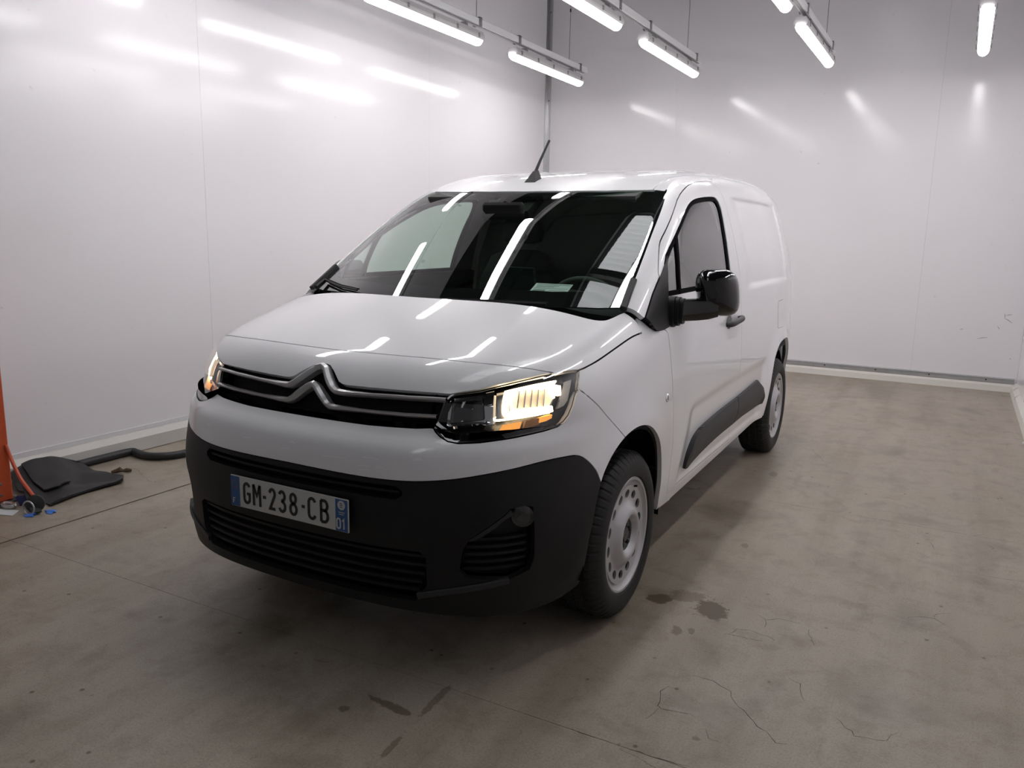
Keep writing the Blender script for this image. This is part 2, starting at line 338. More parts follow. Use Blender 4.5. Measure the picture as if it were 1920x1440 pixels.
def build_room():
    f = MB().box((-3.2, -7, -.30), (3.0, YB+.3, -.012)).build('floor', M['joint']); tag(f, 'worn grey brown concrete floor', 'floor', kind='structure')
    xs = [-3.2, -1.845, -1.775, 3.0]; ys = [-7, -3.25, -.79, 1.68, 4.15, YB+.3]
    for i in range(3):
        for j in range(5):
            g = .0016
            z = 0 if i != 1 else -.004
            MB().box((xs[i]+g, ys[j]+g*.6, -.03), (xs[i+1]-g, ys[j+1]-g*.6, z)).build('slab', M['floor'], f)
    rc_ = random.Random(11)
    for c in CRACKS:                                   # hairline cracks, jagged, hardly thicker than a coat of paint
        pts = []
        for (a, b_) in zip(c[:-1], c[1:]):
            n = max(2, int(math.dist(a, b_)/.025))
            for k in range(n): pts.append((a[0]+(b_[0]-a[0])*k/n+rc_.uniform(-.005, .005), a[1]+(b_[1]-a[1])*k/n+rc_.uniform(-.005, .005)))
        pts.append(c[-1]); v = []; fc = []
        for i, q in enumerate(pts):
            t = Vector(pts[min(i+1, len(pts)-1)])-Vector(pts[max(i-1, 0)]); t.normalize(); w = .0013*rc_.uniform(.5, 1.3)*min(1, .4+min(i, len(pts)-1-i)*.3)
            v += [(q[0]-t.y*w, q[1]+t.x*w, .0004), (q[0]+t.y*w, q[1]-t.x*w, .0004)]
            if i: fc.append((2*i-2, 2*i-1, 2*i+1, 2*i))
        MB().add(v, fc).build('crack', M['joint'], f, recalc=False)
    wl = MB().box((XL-.25, -7, -.02), (XL-.012, YB+.3, ZW)).build('wall_left', M['joint']); tag(wl, 'glossy white panelled left wall', 'wall', kind='structure')
    yy = [-6.88, -4.19, -1.5, 1.178, 3.863, YB]
    for a, b_ in zip(yy[:-1], yy[1:]):
        MB().box((XL-.02, a+.0008, 0), (XL, b_-.0008, ZW), .0).build('wall_panel', M['wall'], wl)
    wb = MB().box((XL-.25, YB+.012, -.02), (XR+.3, YB+.3, ZW)).build('wall_back', M['joint']); tag(wb, 'glossy white panelled back wall', 'wall', kind='structure')
    xx = [XL, -1.109, 1.527-.0, XR]
    for a, b_ in zip(xx[:-1], xx[1:]):
        MB().box((a+.0004, YB, 0), (b_-.0004, YB+.02, ZW)).build('wall_panel', M['wall'], wb)
    for (a, b_) in (((2.287,.755),(2.292,.704)),((2.298,.735),(2.349,.749)),((2.081,.495),(2.17,.513)),((2.375,.325),(2.385,.316)),((2.239,.628),(2.26,.598)),((2.292,.709),(2.358,.667)),((1.925,.573),(1.952,.58))):
        MB().tube([(a[0], YB-.0005, a[1]), ((a[0]+b_[0])/2, YB-.0006, (a[1]+b_[1])/2+.004), (b_[0], YB-.0005, b_[1])], [.001, .003, .001], 5).build('scuff', M['scuff'], wb)
    wr = MB().box((XR+.012, -3.8, -.02), (XR+.25, YB+.3, ZW)).build('wall_right', M['joint']); tag(wr, 'white panelled right wall', 'wall', kind='structure')
    for a, b_ in ((-3.8, -1.2), (-1.2, 1.4), (1.4, 4.0), (4.0, YB)):
        MB().box((XR, a+.0012, 0), (XR+.02, b_-.0012, ZW)).build('wall_panel', M['wall'], wr)
    # baseboards
    prof = [(XL, 0.004), (-2.66, .004), (-2.66, .088), (-2.675, .100), (-2.70, .118), (XL, .122)]
    b1 = MB().prism(prof, -7, YB).build('baseboard_left', M['base']); tag(b1, 'pale painted baseboard along the left wall', 'baseboard', kind='structure')
    MB().box((XL, -7, .122), (XL+.006, YB, .150)).build('cap_strip', M['rail'], b1)
    prof = [(YB, .0), (YB-.055, .0), (YB-.045, .055), (YB-.02, .075), (YB, .078)]
    b2 = MB().prism(prof, XL, XR, axis='x').build('baseboard_back', M['kerb']); tag(b2, 'scuffed white kerb under the metal strip of the back wall', 'baseboard', kind='structure')
    prof = [(XR, .0), (XR-.05, .0), (XR-.04, .06), (XR-.015, .085), (XR, .09)]
    b3 = MB().prism(prof, -3.8, YB-.03).build('baseboard_right', M['kerb']); tag(b3, 'scuffed white kerb along the right wall', 'baseboard', kind='structure')
    # metal strip with screws on back wall, metal corner trim
    prof = [(YB, .072), (YB-.022, .074), (YB-.026, .085), (YB-.018, .092), (YB-.016, .112), (YB-.024, .118), (YB-.022, .128), (YB, .130)]
    t1 = MB().prism(prof, XL, XR-.02, axis='x').build('trim_1', M['alu']); tag(t1, 'aluminium strip screwed along the foot of the back wall', 'trim', kind='structure')
    for k in range(10):
        x = -2.3 + k*.5
        lathe([(0, .0001), (0, .006), (.004, .006), (.004, .0001)], 8)
        MB().obox((x, YB-.018, .102), ((1,0,0),(0,1,0),(0,0,1)), (.006, .004, .006)).build('screw', M['beam'], t1)
    t2 = MB().box((XL, YB-.055, 0.12), (XL+.006, YB, ZW)).box((XL, YB-.006, .12), (XL+.055, YB, ZW)).build('trim_2', M['alu']); tag(t2, 'vertical aluminium profile in the corner of the two walls', 'trim', kind='structure')
    for k in range(9):
        MB().obox((XL+.03, YB-.008, .5+k*.5), ((1,0,0),(0,1,0),(0,0,1)), (.004, .006, .006)).build('screw', M['beam'], t2)
    # hall roof high above: seen only as a reflection in the windscreen
    c = MB().box((-9, -9, 6.5), (9, 9, 6.6)).build('ceiling', M['deck']); tag(c, 'dark hall roof high above the booth', 'ceiling', kind='structure')
    for k, y0 in enumerate((-2.3, -.9, .5, 1.9)):
        m = MB()
        n = 24; v = []; fcs = []
        for i in range(n+1):
            y = y0 + 1.25*i/n; z = 6.42 + .02*math.cos(i*math.pi)
            v += [(-.34, y, z), (.38, y, z)]
        for i in range(n): fcs.append((2*i, 2*i+1, 2*i+3, 2*i+2))
        m.add(v, fcs); m.build('skylight_and_fill_sheet', M['skyl'], c, recalc=False)
    for x0, ya, yb in ((-5.2, -9, -4), (0.02, -9, -4), (5.3, -9, -4)):  # unseen glowing strips ahead of the van, added to fill its front with light
        MB().box((x0-.36, ya, 6.40), (x0+.36, yb, 6.43)).build('skylight_and_fill_sheet', M['skyl'], c)
    for y in (-4.2, -2.4, -1.0, .42, 1.82, 3.22, 4.7, 6.2):
        MB().box((-8, y-.05, 6.15), (8, y+.05, 6.32)).build('purlin', M['beam'], c)
    for x in (-5.4, -3.4, -1.75, -.44, .5, 2.2, 4.2):
        MB().box((x-.06, -8, 5.95), (x+.06, 8.5, 6.14)).build('roof_beam', M['beam'], c)
build_room()

# ------------------------------------------------------------------ hanging tube lights
ROWS = (-1.92, -.665, .60, 1.84)
SEG = ((-.16, 1.37), (1.93, 3.46), (4.02, 5.55))
ZT = 3.0
def build_lights():
    rname = ('leftmost', 'second', 'third', 'rightmost')
    fname = ('nearest', 'middle', 'farthest')
    for r, x in enumerate(ROWS):
        rail = empty('light_rail', (x, 2.7, ZT+.172))
        tag(rail, f'white hanging light rail with wires, {rname[r]} of the four rows', 'light rail', 'hanging light rails')
        MB().box((-.028, -3.05, -.028), (.028, 2.97, .028), .004).build('rail_profile', M['rail'], rail)
        MB().box((-.012, -3.0, -.034), (.012, 2.92, -.0285)).build('rail_slot', M['clip'], rail)
        for y in (-2.75, -1.55, -.55, .72, 1.42, 2.78):
            MB().box((-.034, y-.02, -.036), (-.029, y+.02, .036)).box((.029, y-.02, -.036), (.034, y+.02, .036)).box((-.034, y-.02, .030), (.034, y+.02, .038)).build('bracket', M['clip'], rail)
        for y in (-2.6, .75-.05, 2.55):
            MB().tube([(0, y, .036), (0, y, 3.1)], .003, 6).build('wire', M['wire'], rail)
            MB().tube([(0, y, .5), (0, y, .53)], .008, 6).build('wire_clamp', M['beam'], rail)
        for s, (y0, y1) in enumerate(SEG):
            yc, h = (y0+y1)/2, (y1-y0)/2
            t = empty('tube_light', (x, yc, ZT))
            tag(t, f'lit white tube light on the {rname[r]} rail, {fname[s]} of its three lamps', 'ceiling light', 'hanging tube lights')
            prof = [(-.046, .03), (-.054, .042), (-.054, .058), (-.036, .098), (.036, .098), (.054, .058), (.054, .042), (.046, .03)]
            MB().prism(prof, -h+.01, h-.01).build('lamp_housing', M['housing'], t)
            # half round diffuser with rounded ends
            n = 10; v = []; f = []; stn = [(-h, .25), (-h+.006, .62), (-h+.022, .92), (-h+.045, 1.), (h-.045, 1.), (h-.022, .92), (h-.006, .62), (h, .25)]
            for (y, k) in stn:
                for i in range(n+1):
                    a = math.pi*i/n; v.append((-.047*math.cos(a)*(.5+.5*k), y, .042-.058*math.sin(a)*k))
            for j in range(len(stn)-1):
                for i in range(n): f.append((j*(n+1)+i, j*(n+1)+i+1, (j+1)*(n+1)+i+1, (j+1)*(n+1)+i))
            f.append(tuple(range(n, -1, -1))); q = (len(stn)-1)*(n+1); f.append(tuple(q+i for i in range(n+1)))
            MB().add(v, f).build('diffuser', M['tube'], t, smooth=True)
            for k in range(5):
                y = -h+.10 + k*(2*h-.2)/4
                for sx in (-1, 1):
                    MB().obox((sx*.056, y, .055), ((1,0,0),(0,1,0),(0,0,1)), (.003, .011, .018)).build('clip', M['clip'], t)
            if s == 2: MB().tube([(0, h-.02, .125), (0, h+.05, .122), (.01, h+.075, .10), (.01, h+.05, .07), (.005, h-.015, .065)], .004, 6).build('power_lead', M['rail'], t)
            for y in (-h+.25, h-.25):
                MB().box((-.03, y-.012, .096), (.03, y+.012, .131)).build('hanger', M['clip'], t)
build_lights()

# ------------------------------------------------------------------ van body: one smooth outer skin, cut into panels
class Spl:
    """natural cubic spline, tabulated, linear outside its range"""
    def __init__(s, pts):
        a = np.array(pts, float); x, y = a[:, 0], a[:, 1]; n = len(x); h = np.diff(x)
        A = np.zeros((n, n)); r = np.zeros(n); A[0, 0] = A[-1, -1] = 1
        for i in range(1, n-1):
            A[i, i-1] = h[i-1]; A[i, i] = 2*(h[i-1]+h[i]); A[i, i+1] = h[i]
            r[i] = 6*((y[i+1]-y[i])/h[i] - (y[i]-y[i-1])/h[i-1])
        m = np.linalg.solve(A, r)
        t = np.linspace(x[0], x[-1], 6000); i = np.clip(np.searchsorted(x, t)-1, 0, n-2)
        a_, b_ = (x[i+1]-t)/h[i], (t-x[i])/h[i]
        v = a_*y[i] + b_*y[i+1] + ((a_**3-a_)*m[i] + (b_**3-b_)*m[i+1])*h[i]**2/6
        d0 = (v[1]-v[0])/(t[1]-t[0]); d1 = (v[-1]-v[-2])/(t[1]-t[0])
        s.t = np.concatenate([[t[0]-5], t, [t[-1]+5]]); s.v = np.concatenate([[v[0]-5*d0], v, [v[-1]+5*d1]])
    def __call__(s, q): return np.interp(q, s.t, s.v)
def smax(a, b, k):
    h = np.maximum(k-np.abs(a-b), 0)/k
    return np.maximum(a, b) + h*h*k*.25
def sstep(a, b, x):
    t = np.clip((x-a)/(b-a), 0, 1); return t*t*t*(t*(6*t-15)+10)
WZ = Spl([(.16,.805),(.24,.832),(.31,.850),(.38,.862),(.46,.872),(.55,.878),(.65,.881),(.75,.881),(.85,.879),(.95,.875),(1.05,.870),(1.15,.862),(1.25,.847),(1.35,.824),(1.45,.796),(1.55,.763),(1.65,.728),(1.75,.690),(1.9,.625)])
F0 = Spl([(.15,-.775),(.19,-.825),(.25,-.856),(.35,-.872),(.45,-.878),(.55,-.884),(.65,-.885),(.71,-.884),(.75,-.878),(.79,-.855),(.82,-.815),(.85,-.788),(.90,-.776),(.95,-.765),(1.0,-.752),(1.1,-.72),(1.3,-.65)])
HC = Spl([(-.9,.93),(-.75,.985),(-.625,1.030),(-.45,1.088),(-.12,1.181),(.1,1.238),(.4,1.31)])
WSC = Spl([(1.0,-.36),(1.163,-.093),(1.3,.125),(1.45,.372),(1.55,.545),(1.654,.735),(1.75,.93),(1.85,1.16)])
RC = Spl([(.4,1.57),(.73,1.664),(1.0,1.725),(1.3,1.770),(1.7,1.797),(2.3,1.812),(3.0,1.812),(3.6,1.79)])
FEAT = [True]
def Wd(y, z):
    w = WZ(z) - .04*np.clip((.1-y)/.6, 0, None)**2 - .06*np.clip((y-2.5)/.9, 0, None)**2
    for yc in (0., 2.785):
        r = np.hypot(y-yc, z-.33)
        w = w + .024*np.exp(-((r-.40)/.11)**2)*sstep(.15,.35,z)*(1-.9*sstep(.0,.33,y-yc)*(1-sstep(.45,.75,z)))
    if FEAT[0]:
        # sculpted hollow around the side moulding
        f = sstep(.56+.35*np.clip(z-.40,0,1), .72+.35*np.clip(z-.40,0,1), y)*(1-sstep(2.22, 2.34, y))*(1-sstep(.655, .725, z+.02*np.clip(1.2-y,0,1)))*sstep(.33,.38,z)
        w = w - .011*f
        # recessed blind window panel at the rear
        f = sstep(1.66, 1.95, y)*(1-sstep(3.02-.22*np.clip(1.65-z,0,1), 3.05-.22*np.clip(1.65-z,0,1), y))*(1-sstep(1.635, 1.66, z))*sstep(1.155, 1.185, z)
        w = w - .012*f
    return w
def fields(P):
    x = np.abs(P[..., 0]); y = P[..., 1]; z = P[..., 2]
    gs = x - Wd(y, z)
    gf = F0(z) + .13*x**2 + (.40+.12*np.exp(-((z-.74)/.1)**2))*x**4 - y
    gh = (z - (HC(y) - .02*x**2 - .195*x**4))*.95
    gw = (WSC(z) + .30*x**2 - y)*.53
    gr = z - (RC(y) - .07*x**4)
    gb = y - (3.505 - .10*x**2 - .12*np.clip(z-1.0, 0, None)**2)
    return x, y, z, gs, gf, gh, gw, gr, gb, .16 - z
def lowfn(P):
    x, y, z, gs, gf, gh, gw, gr, gb, gbot = fields(P)
    g = smax(smax(gs, gf, .14), gb, .12)
    return np.maximum(smax(smax(g, gh, .13), gbot, .06), y-.6)
def cabfn(P):
    x, y, z, gs, gf, gh, gw, gr, gb, gbot = fields(P)
    c = smax(smax(gw, gr, .10), gs, .10)
    c = smax(c, smax(gr, gs, .19), .02); c = smax(c, gb, .12)
    return np.maximum(smax(c, gbot, .06), gf)
def gfn(P): return np.minimum(lowfn(P), cabfn(P))
def march(o, d, t0, t1, n, f):
    N = len(o); t0 = np.broadcast_to(np.asarray(t0, float), (N,)).copy(); t1 = np.broadcast_to(np.asarray(t1, float), (N,)).copy()
    lo = t0.copy(); hi = t1.copy(); prev = f(o + d*t0[:, None]); found = np.zeros(N, bool)
    for k in range(1, n+1):
        t = t0 + (t1-t0)*k/n; v = f(o + d*t[:, None]); c = (~found) & (prev > 0) & (v <= 0)
        lo[c] = (t0 + (t1-t0)*(k-1)/n)[c]; hi[c] = t[c]; found |= c; prev = v
    for _ in range(20):
        m = (lo+hi)/2; v = f(o + d*m[:, None]); c = v > 0
        lo = np.where(c, m, lo); hi = np.where(c, hi, m)
    t = (lo+hi)/2; bad = ~found
    if bad.any():
        t[bad] = np.median(t[found]) if found.any() else (t0[bad]+t1[bad])/2
    return t, bad
def grad(P, f, e=.002):
    g = np.stack([f(P+np.eye(3)[i]*e) - f(P-np.eye(3)[i]*e) for i in range(3)], -1)
    return g/np.maximum(np.linalg.norm(g, axis=-1, keepdims=True), 1e-9)
AX = np.array([0., .35])           # vertical axis of the wrap-round projection used for the bumpers
class Dom:
    """maps 2-D panel coordinates to rays and back: 'S' side (y,z), 'T' top (x,y), 'C' wrap-round (angle,z), or a direction"""
    def __init__(s, kind):
        s.kind = kind
        if not isinstance(kind, str):
            d = np.array(kind, float); s.d = d/np.linalg.norm(d)
            up = np.array([0, 0, 1.]) if abs(s.d[2]) < .9 else np.array([0, 1., 0])
            s.e1 = np.cross(s.d, up); s.e1 /= np.linalg.norm(s.e1); s.e2 = np.cross(s.e1, s.d)
    def to2(s, p):
        p = np.array(p, float)
        if p.shape[-1] == 2: return p
        if s.kind == 'S': return p[:, [1, 2]]
        if s.kind == 'T': return p[:, [0, 1]]
        if s.kind == 'C': return np.stack([np.arctan2(p[:, 0], AX[1]-p[:, 1]), p[:, 2]], -1)
        return np.stack([p@s.e1, p@s.e2], -1)
    def rays(s, q, p3=None):
        n = len(q); z = np.zeros(n)
        if s.kind == 'S': return np.stack([z+1.15, q[:, 0], q[:, 1]], -1), np.tile([-1., 0, 0], (n, 1)), 0., 1.0
        if s.kind == 'T': return np.stack([q[:, 0], q[:, 1], z+2.1], -1), np.tile([0., 0, -1], (n, 1)), 0., 1.6
        if s.kind == 'C':
            dr = np.stack([np.sin(q[:, 0]), -np.cos(q[:, 0]), z], -1)
            return np.stack([z+AX[0], z+AX[1], q[:, 1]], -1) + dr*1.7, -dr, 0., 1.4
        dep = p3@s.d
        return q[:, :1]*s.e1 + q[:, 1:]*s.e2, np.tile(s.d, (n, 1)), dep.min()-.22, dep.max()+.3
def inpoly(q, poly):
    x, y = q[:, 0], q[:, 1]; ins = np.zeros(len(q), bool); n = len(poly)
    for i in range(n):
        x0, y0 = poly[i]; x1, y1 = poly[(i+1) % n]
        if y0 == y1: continue
        c = ((y0 > y) != (y1 > y)) & (x < (x1-x0)*(y-y0)/(y1-y0)+x0); ins ^= c
    return ins
def densify(p, sp, closed=True):
    out = []; n = len(p)
    for i in range(n if closed else n-1):
        a, b = p[i], p[(i+1) % n]; L = np.linalg.norm(b-a); k = max(1, int(math.ceil(L/sp-1e-6)))
        for j in range(k): out.append(a+(b-a)*j/k)
    if not closed: out.append(p[-1])
    return np.array(out)
def smooth_curve(pts, n=6):
    """Catmull-Rom through the points (open)"""
    p = np.array(pts, float); e = np.concatenate([[2*p[0]-p[1]], p, [2*p[-1]-p[-2]]]); out = []
    for i in range(len(p)-1):
        a, b, c, d = e[i:i+4]
        for j in range(n):
            t = j/n; out.append(.5*((2*b)+(-a+c)*t+(2*a-5*b+4*c-d)*t*t+(-a+3*b-3*c+d)*t**3))
    out.append(p[-1]); return np.array(out)
def shrink(p, g):
    """move a closed outline inwards by g"""
    p = np.asarray(p, float)
    if g == 0: return p
    A = .5*np.sum(p[:, 0]*np.roll(p[:, 1], -1) - np.roll(p[:, 0], -1)*p[:, 1]); s = 1 if A > 0 else -1
    e = np.roll(p, -1, 0)-p; e /= np.maximum(np.linalg.norm(e, axis=1, keepdims=True), 1e-9); nr = s*np.stack([-e[:, 1], e[:, 0]], -1)
    m = nr+np.roll(nr, 1, 0); m /= np.maximum(np.linalg.norm(m, axis=1, keepdims=True), .3); c = np.clip(np.sum(m*nr, 1), .5, 1)
    return p+m*(g/c)[:, None]
def fill(outline, holes, sp):
    B = densify(outline, sp); H = [densify(h, sp) for h in holes]
    lo, hi = B.min(0), B.max(0); gx = np.arange(lo[0], hi[0], sp); gy = np.arange(lo[1], hi[1], sp*.866)
    G = np.array([(x+(sp*.5 if j % 2 else 0), y) for j, y in enumerate(gy) for x in gx]).reshape(-1, 2)
    k = inpoly(G, B)
    for h in H: k &= ~inpoly(G, h)
    G = G[k]; allb = np.concatenate([B]+H)
    if len(G):
        dmin = np.full(len(G), 9.)
        for i in range(0, len(allb), 64): dmin = np.minimum(dmin, np.min(np.linalg.norm(G[:, None]-allb[None, i:i+64], axis=2), 1))
        G = G[dmin > sp*.55]
    V = np.concatenate([allb, G]) if len(G) else allb
    E = []; b = 0
    for L in [B]+H:
        n = len(L); E += [(b+i, b+(i+1) % n) for i in range(n)]; b += n
    r = delaunay_2d_cdt([Vector(v) for v in V], E, [], 0, 1e-7)
    V2 = np.array([tuple(v) for v in r[0]]); F = np.array([f for f in r[2] if len(f) == 3], int)
    c = V2[F].mean(1); k = inpoly(c, B)
    for h in H: k &= ~inpoly(c, h)
    F = F[k]
    a = V2[F[:, 1]]-V2[F[:, 0]]; d = V2[F[:, 2]]-V2[F[:, 0]]; cr = a[:, 0]*d[:, 1]-a[:, 1]*d[:, 0]
    F = F[np.abs(cr) > 1e-12]; cr = cr[np.abs(cr) > 1e-12]; F[cr < 0] = F[cr < 0][:, ::-1]
    used = np.unique(F); mp = -np.ones(len(V2), int); mp[used] = np.arange(len(used))
    return V2[used], mp[F]
def flanged(P, N, F, th):
    """outer skin + edge returns of depth th; gives verts, normals, faces"""
    from collections import Counter
    e = np.concatenate([F[:, [0, 1]], F[:, [1, 2]], F[:, [2, 0]]]); cnt = Counter(tuple(sorted(k)) for k in map(tuple, e))
    be = [tuple(k) for k in e if cnt[tuple(sorted(k))] == 1]
    V = list(P); NN = list(N); FF = [tuple(f) for f in F]
    if th:
        acc = {}
        for a, b in be:
            t = P[b]-P[a]; o = np.cross(t, N[a]+N[b]); o /= max(np.linalg.norm(o), 1e-9)
            for k in (a, b): acc[k] = acc.get(k, 0)+o
        id1, id2 = {}, {}
        for k, o in acc.items():
            o = o/max(np.linalg.norm(o), 1e-9)
            id1[k] = len(V); V.append(P[k]); NN.append(o); id2[k] = len(V); V.append(P[k]-N[k]*th); NN.append(o)
        for a, b in be: FF.append((id1[b], id1[a], id2[a], id2[b]))
    return np.array(V), np.array(NN), FF
def panel(name, pts, kind, mat, parent, sp=.02, off=0., th=.014, holes=(), gap=.0, f=gfn, mirror=False, post=None):
    """lay an outline on the van's skin and make a panel of it; mirror: also build its twin on the other side"""
    D = Dom(kind); p3 = np.array(pts, float)
    o2 = shrink(D.to2(p3), gap); h2 = [shrink(D.to2(np.array(h, float)), -gap) for h in holes]
    q, F = fill(o2, h2, sp)
    if not isinstance(kind, str): p3 = p3
    o, d, t0, t1 = D.rays(q, p3)
    ff = (lambda P: f(P)-off) if off else f
    t, bad = march(o, d, t0, t1, 26, ff)
    P = o+d*t[:, None]
    if bad.any() and (~bad).any():
        for i in np.where(bad)[0]:
            j = np.where(~bad)[0][np.argmin(np.linalg.norm(q[~bad]-q[i], axis=1))]
            P[i] = o[i]+d[i]*t[j]
    N = grad(P, ff)
    fn = np.cross(P[F[:, 1]]-P[F[:, 0]], P[F[:, 2]]-P[F[:, 0]])
    flip = np.sum(fn*N[F[:, 0]], 1) < 0
    F = F.copy(); F[flip] = F[flip][:, ::-1]
    if post:
        P = post(P, N); fn = np.cross(P[F[:, 1]]-P[F[:, 0]], P[F[:, 2]]-P[F[:, 0]]); N = np.zeros_like(P)
        for k in range(3): np.add.at(N, F[:, k], fn)
        N /= np.maximum(np.linalg.norm(N, axis=1, keepdims=True), 1e-12)
    V, NN, FF = flanged(P, N, F, th)
    objs = [mesh_obj(name, V, FF, mat, parent if not isinstance(parent, (list, tuple)) else parent[0], normals=NN)]
    if mirror:
        s = np.array([-1, 1, 1.])
        objs.append(mesh_obj(name, V*s, [tuple(reversed(k)) for k in FF], mat, parent if not isinstance(parent, (list, tuple)) else parent[1], normals=NN*s))
    return objs
def on(kind, q, f=gfn, off=0.):
    """points on the skin from panel coordinates"""
    D = Dom(kind); q = np.array(q, float); o, d, t0, t1 = D.rays(q); t, _ = march(o, d, t0, t1, 50, (lambda P: f(P)-off)); return o+d*t[:, None]
def snap(p, f=gfn, off=0., it=6):
    """pull 3-D points onto the skin"""
    p = np.array(p, float)
    for _ in range(it):
        p = p - grad(p, f)*(f(p)-off)[:, None]
    return p
def strip(name, pts, w, off, mat, parent, f=gfn, mirror=False, h=0.):
    """band of width w along a 3-D line on the skin, lifted by off; h > 0 gives it a raised section"""
    p = np.array(pts, float); t = np.gradient(p, axis=0); t /= np.linalg.norm(t, axis=1, keepdims=True); n = grad(p, f)
    s = np.cross(n, t); s /= np.linalg.norm(s, axis=1, keepdims=True); k = len(p)
    if h > 0:
        rows = [p-s*w/2+n*(off-.006), p-s*w/2+n*(off+h*.6), p-s*w*.36+n*(off+h), p+s*w*.36+n*(off+h), p+s*w/2+n*(off+h*.6), p+s*w/2+n*(off-.006)]
    else: rows = [p-s*w/2+n*off, p+s*w/2+n*off]
    V = np.concatenate(rows); m = len(rows); F = [(r*k+i, r*k+i+1, (r+1)*k+i+1, (r+1)*k+i) for r in range(m-1) for i in range(k-1)]
    if h > 0: F += [tuple(r*k for r in range(m-1, -1, -1)), tuple(r*k+k-1 for r in range(m))]
    def mk(V, F, par):
        m_ = MB().add(V, F); return m_.build(name, mat, par, smooth=True)
    objs = [mk(V, F, parent if not isinstance(parent, (list, tuple)) else parent[0])]
    if mirror: objs.append(mk(V*np.array([-1, 1, 1.]), [tuple(reversed(q)) for q in F], parent if not isinstance(parent, (list, tuple)) else parent[1]))
    return objs

VAN = empty('van', (0, 0, 0))
tag(VAN, 'white panel van with lit headlamps and dark plastic front bumper', 'van')
A_ = np.array
def mir(half):
    """close a symmetric outline from its x >= 0 half (given from the centre line back to the centre line)"""
    h = A_(half, float); m = h[::-1].copy(); m[:, 0] *= -1
    keep = m[(m[:, 0] < -1e-6)]
    return np.concatenate([h, keep])
HL_ = smooth_curve([(0,-.632),(.135,-.628),(.30,-.617),(.462,-.593),(.56,-.566),(.653,-.526),(.72,-.484),(.757,-.452)], 3)
HF_ = smooth_curve([(.799,-.368),(.808,-.33),(.819,-.249),(.829,-.12),(.837,.009),(.845,.095)], 4)
hood_half = np.concatenate([HL_, [(.772,-.422),(.787,-.392)], HF_, [(.838,.112),(.804,.104),(.772,.092)],
                            smooth_curve([(.766,.06),(.757,.0),(.742,-.045),(.70,-.075),(.6,-.092),(.4,-.11),(.2,-.125),(0,-.13)], 3)])
panel('hood', mir(hood_half), 'T', M['paint'], VAN, sp=.022, gap=.0022, f=lowfn, th=.02)
# front skin between hood, grille and lamps
HEAD_TOP = [(.757,-.452,1.0),(.71,-.522,.988),(.664,-.578,.976),(.587,-.645,.953),(.507,-.690,.938)]
HL3 = on('T', HL_, f=lowfn)
gt = [(.497,-.693,.937),(.42,-.712,.936),(.339,-.728,.936),(.22,-.742,.935),(.140,-.747,.934),(.118,-.747,.935),(.098,-.742,.940),(.06,-.72,.966),(.028,-.703,.984),(.012,-.700,.988),(0,-.700,.988)]
nose = np.concatenate([HL3, A_(HEAD_TOP), A_(gt)])
panel('nose_panel', mir(nose), (0, .7, -.7), M['paint'], VAN, sp=.014, gap=.002, f=lowfn, th=.022)
# painted upper bumper
HEAD_BOT = [(.479,-.744,.835),(.490,-.750,.826),(.510,-.755,.815),(.542,-.758,.804),(.573,-.746,.800),(.628,-.711,.803),(.703,-.644,.813),(.771,-.557,.826),(.797,-.512,.834),(.810,-.490,.846),(.818,-.47,.865),(.822,-.452,.893),(.823,-.437,.921)]
BF_S = smooth_curve([(-.409,.943),(-.365,.905),(-.30,.855),(-.225,.795),(-.161,.738)], 3)
BF3 = on('S', BF_S, f=lowfn)
ARCH_S = smooth_curve([(.372,.30),(.357,.367),(.340,.448),(.298,.54),(.222,.632),(.123,.707),(.036,.742),(-.063,.753),(-.161,.738),(-.248,.700),(-.307,.652),(-.335,.615)], 4)
ARCH3 = on('S', ARCH_S, f=lowfn)
archF = ARCH3[np.argmin(np.abs(ARCH_S[:, 0]+.161)):]
WD = smooth_curve([(.880,-.335,.615),(.872,-.36,.662),(.862,-.402,.702),(.850,-.448,.729),(.836,-.50,.737),(.796,-.588,.736),(.73,-.665,.724),(.667,-.725,.712),(.586,-.781,.697),(.516,-.815,.688),(.441,-.841,.682),(.321,-.867,.680),(.1,-.884,.683),(0,-.885,.684)], 3)
GB = [(0,-.806,.828),(.07,-.805,.828),(.265,-.794,.828),(.425,-.762,.832),(.471,-.747,.836)]
ub = np.concatenate([A_(GB), A_(HEAD_BOT), BF3, archF[1:-1], WD])
PB = panel('painted_bumper', mir(ub), 'C', M['paint'], VAN, sp=.018, gap=.0018, f=lowfn, th=.03)[0]
for a_, b_ in [((-.213,-.874,.737),(-.172,-.876,.739)),((.002,-.877,.754),(.03,-.878,.749)),((.137,-.88,.727),(.235,-.873,.73)),((.292,-.865,.743),(.354,-.856,.74)),((.279,-.871,.713),(.32,-.865,.717)),((.338,-.862,.716),(.368,-.857,.716)),((.461,-.827,.75),(.485,-.818,.753)),((-.434,-.836,.747),(-.398,-.846,.743)),((.282,-.871,.701),(.321,-.866,.704)),((-.032,-.882,.727),(.006,-.882,.729))]:
    strip('scratch', snap(smooth_curve([a_, tuple((A_(a_)+A_(b_))/2+A_([0, 0, .0015])), b_], 3), lowfn), .0028 if a_[0] < .45 else .008, .0004, M['scratch'], PB, f=lowfn)
